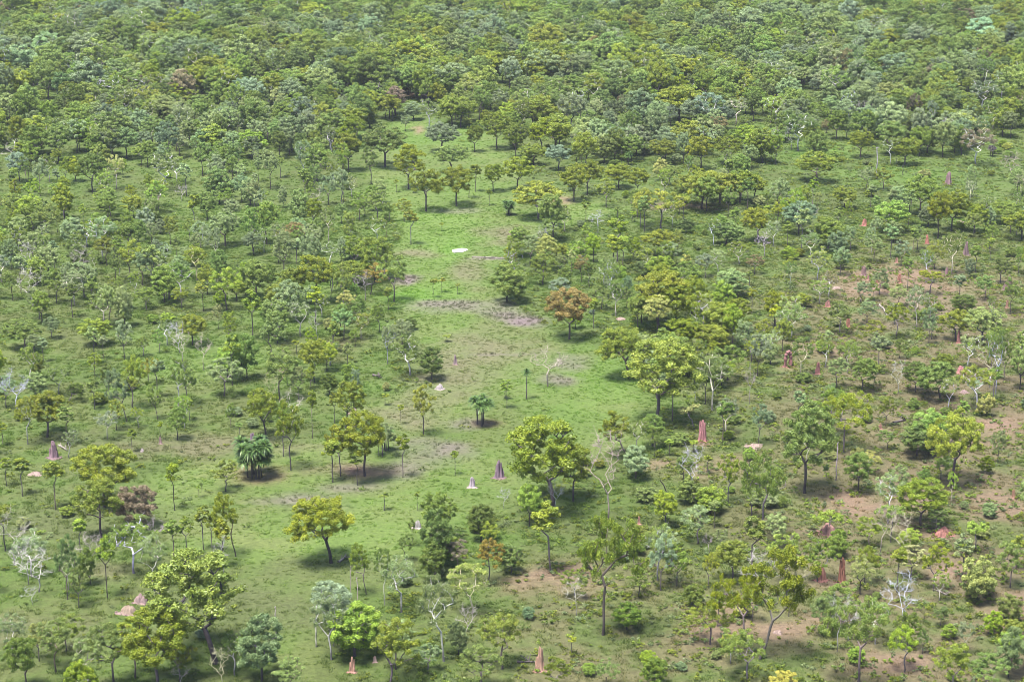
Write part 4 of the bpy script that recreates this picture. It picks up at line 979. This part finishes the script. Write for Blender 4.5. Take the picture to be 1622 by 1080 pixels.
# ------------------------------------------------------------------ haze
HAZE = 0.000065
if HAZE > 0:
    m, t = nt('haze_air'); pv = t.nodes.new('ShaderNodeVolumePrincipled'); pv.inputs['Color'].default_value = (.80, .88, 1, 1); pv.inputs['Density'].default_value = HAZE
    pv.inputs['Anisotropy'].default_value = .2
    o = t.nodes.new('ShaderNodeOutputMaterial'); link(t, pv.outputs[0], o.inputs['Volume'])
    X0, X1, Y0, Y1, Z0, Z1 = -4600, 4600, -1600, 4600, -1.6, 104
    V = [(x, y, z) for z in (Z0, Z1) for x, y in ((X0, Y0), (X1, Y0), (X1, Y1), (X0, Y1))]
    hz = bpy.data.objects.new('haze', mesh_np('haze', V, [np.array([[3, 2, 1, 0], [4, 5, 6, 7], [0, 1, 5, 4], [1, 2, 6, 5], [2, 3, 7, 6], [3, 0, 4, 7]])], [m])); C.link(hz)
    hz['kind'] = 'stuff'; hz['label'] = 'thin bluish haze in the air over the far woodland'; hz['category'] = 'haze'

# ------------------------------------------------------------------ light, sky, camera
SUN_EL, SUN_AZ = math.radians(72), math.radians(-135)      # azimuth from +Y towards +X
w = bpy.data.worlds.new('World'); scene.world = w; w.use_nodes = True; t = w.node_tree; t.nodes.clear()
sky = t.nodes.new('ShaderNodeTexSky'); sky.sky_type = 'NISHITA'; sky.sun_disc = False; sky.sun_elevation = SUN_EL; sky.sun_rotation = SUN_AZ
sky.air_density = 1.0; sky.dust_density = 2.5; sky.ozone_density = 1.0
bg = t.nodes.new('ShaderNodeBackground'); bg.inputs['Strength'].default_value = .10
o = t.nodes.new('ShaderNodeOutputWorld'); link(t, sky.outputs[0], bg.inputs[0]); link(t, bg.outputs[0], o.inputs[0])
sl = bpy.data.lights.new('sun', 'SUN'); sl.energy = 4.5; sl.angle = math.radians(18); sl.color = (1, .95, .87)
so = bpy.data.objects.new('sun', sl); C.link(so)
d = Vector((math.sin(SUN_AZ) * math.cos(SUN_EL), math.cos(SUN_AZ) * math.cos(SUN_EL), math.sin(SUN_EL)))
so.rotation_euler = d.to_track_quat('Z', 'Y').to_euler(); so.location = d * 300 + Vector((0, 300, 0))
cam = bpy.data.cameras.new('camera'); cam.lens = LENS; cam.sensor_width = 36; cam.clip_start = 1; cam.clip_end = 9000
co = bpy.data.objects.new('camera', cam); C.link(co); co.location = (0, 0, CAMH); co.rotation_euler = (math.radians(90) - PITCH, 0, 0); scene.camera = co
scene.view_settings.view_transform = 'Standard'; scene.view_settings.look = 'None'; scene.view_settings.gamma = 1
scene.view_settings.exposure = 1.68
scene.cycles.filter_width = .85; scene.cycles.use_denoising = True; scene.cycles.denoising_prefilter = 'ACCURATE'
scene.cycles.max_bounces = 6; scene.cycles.diffuse_bounces = 2; scene.cycles.transmission_bounces = 3; scene.cycles.volume_bounces = 0
print('TREES', len(TREES), 'rest', len(REST), 'shrubs', len(SHRUBS), 'grass', len(Xg), 'under', len(Xb))
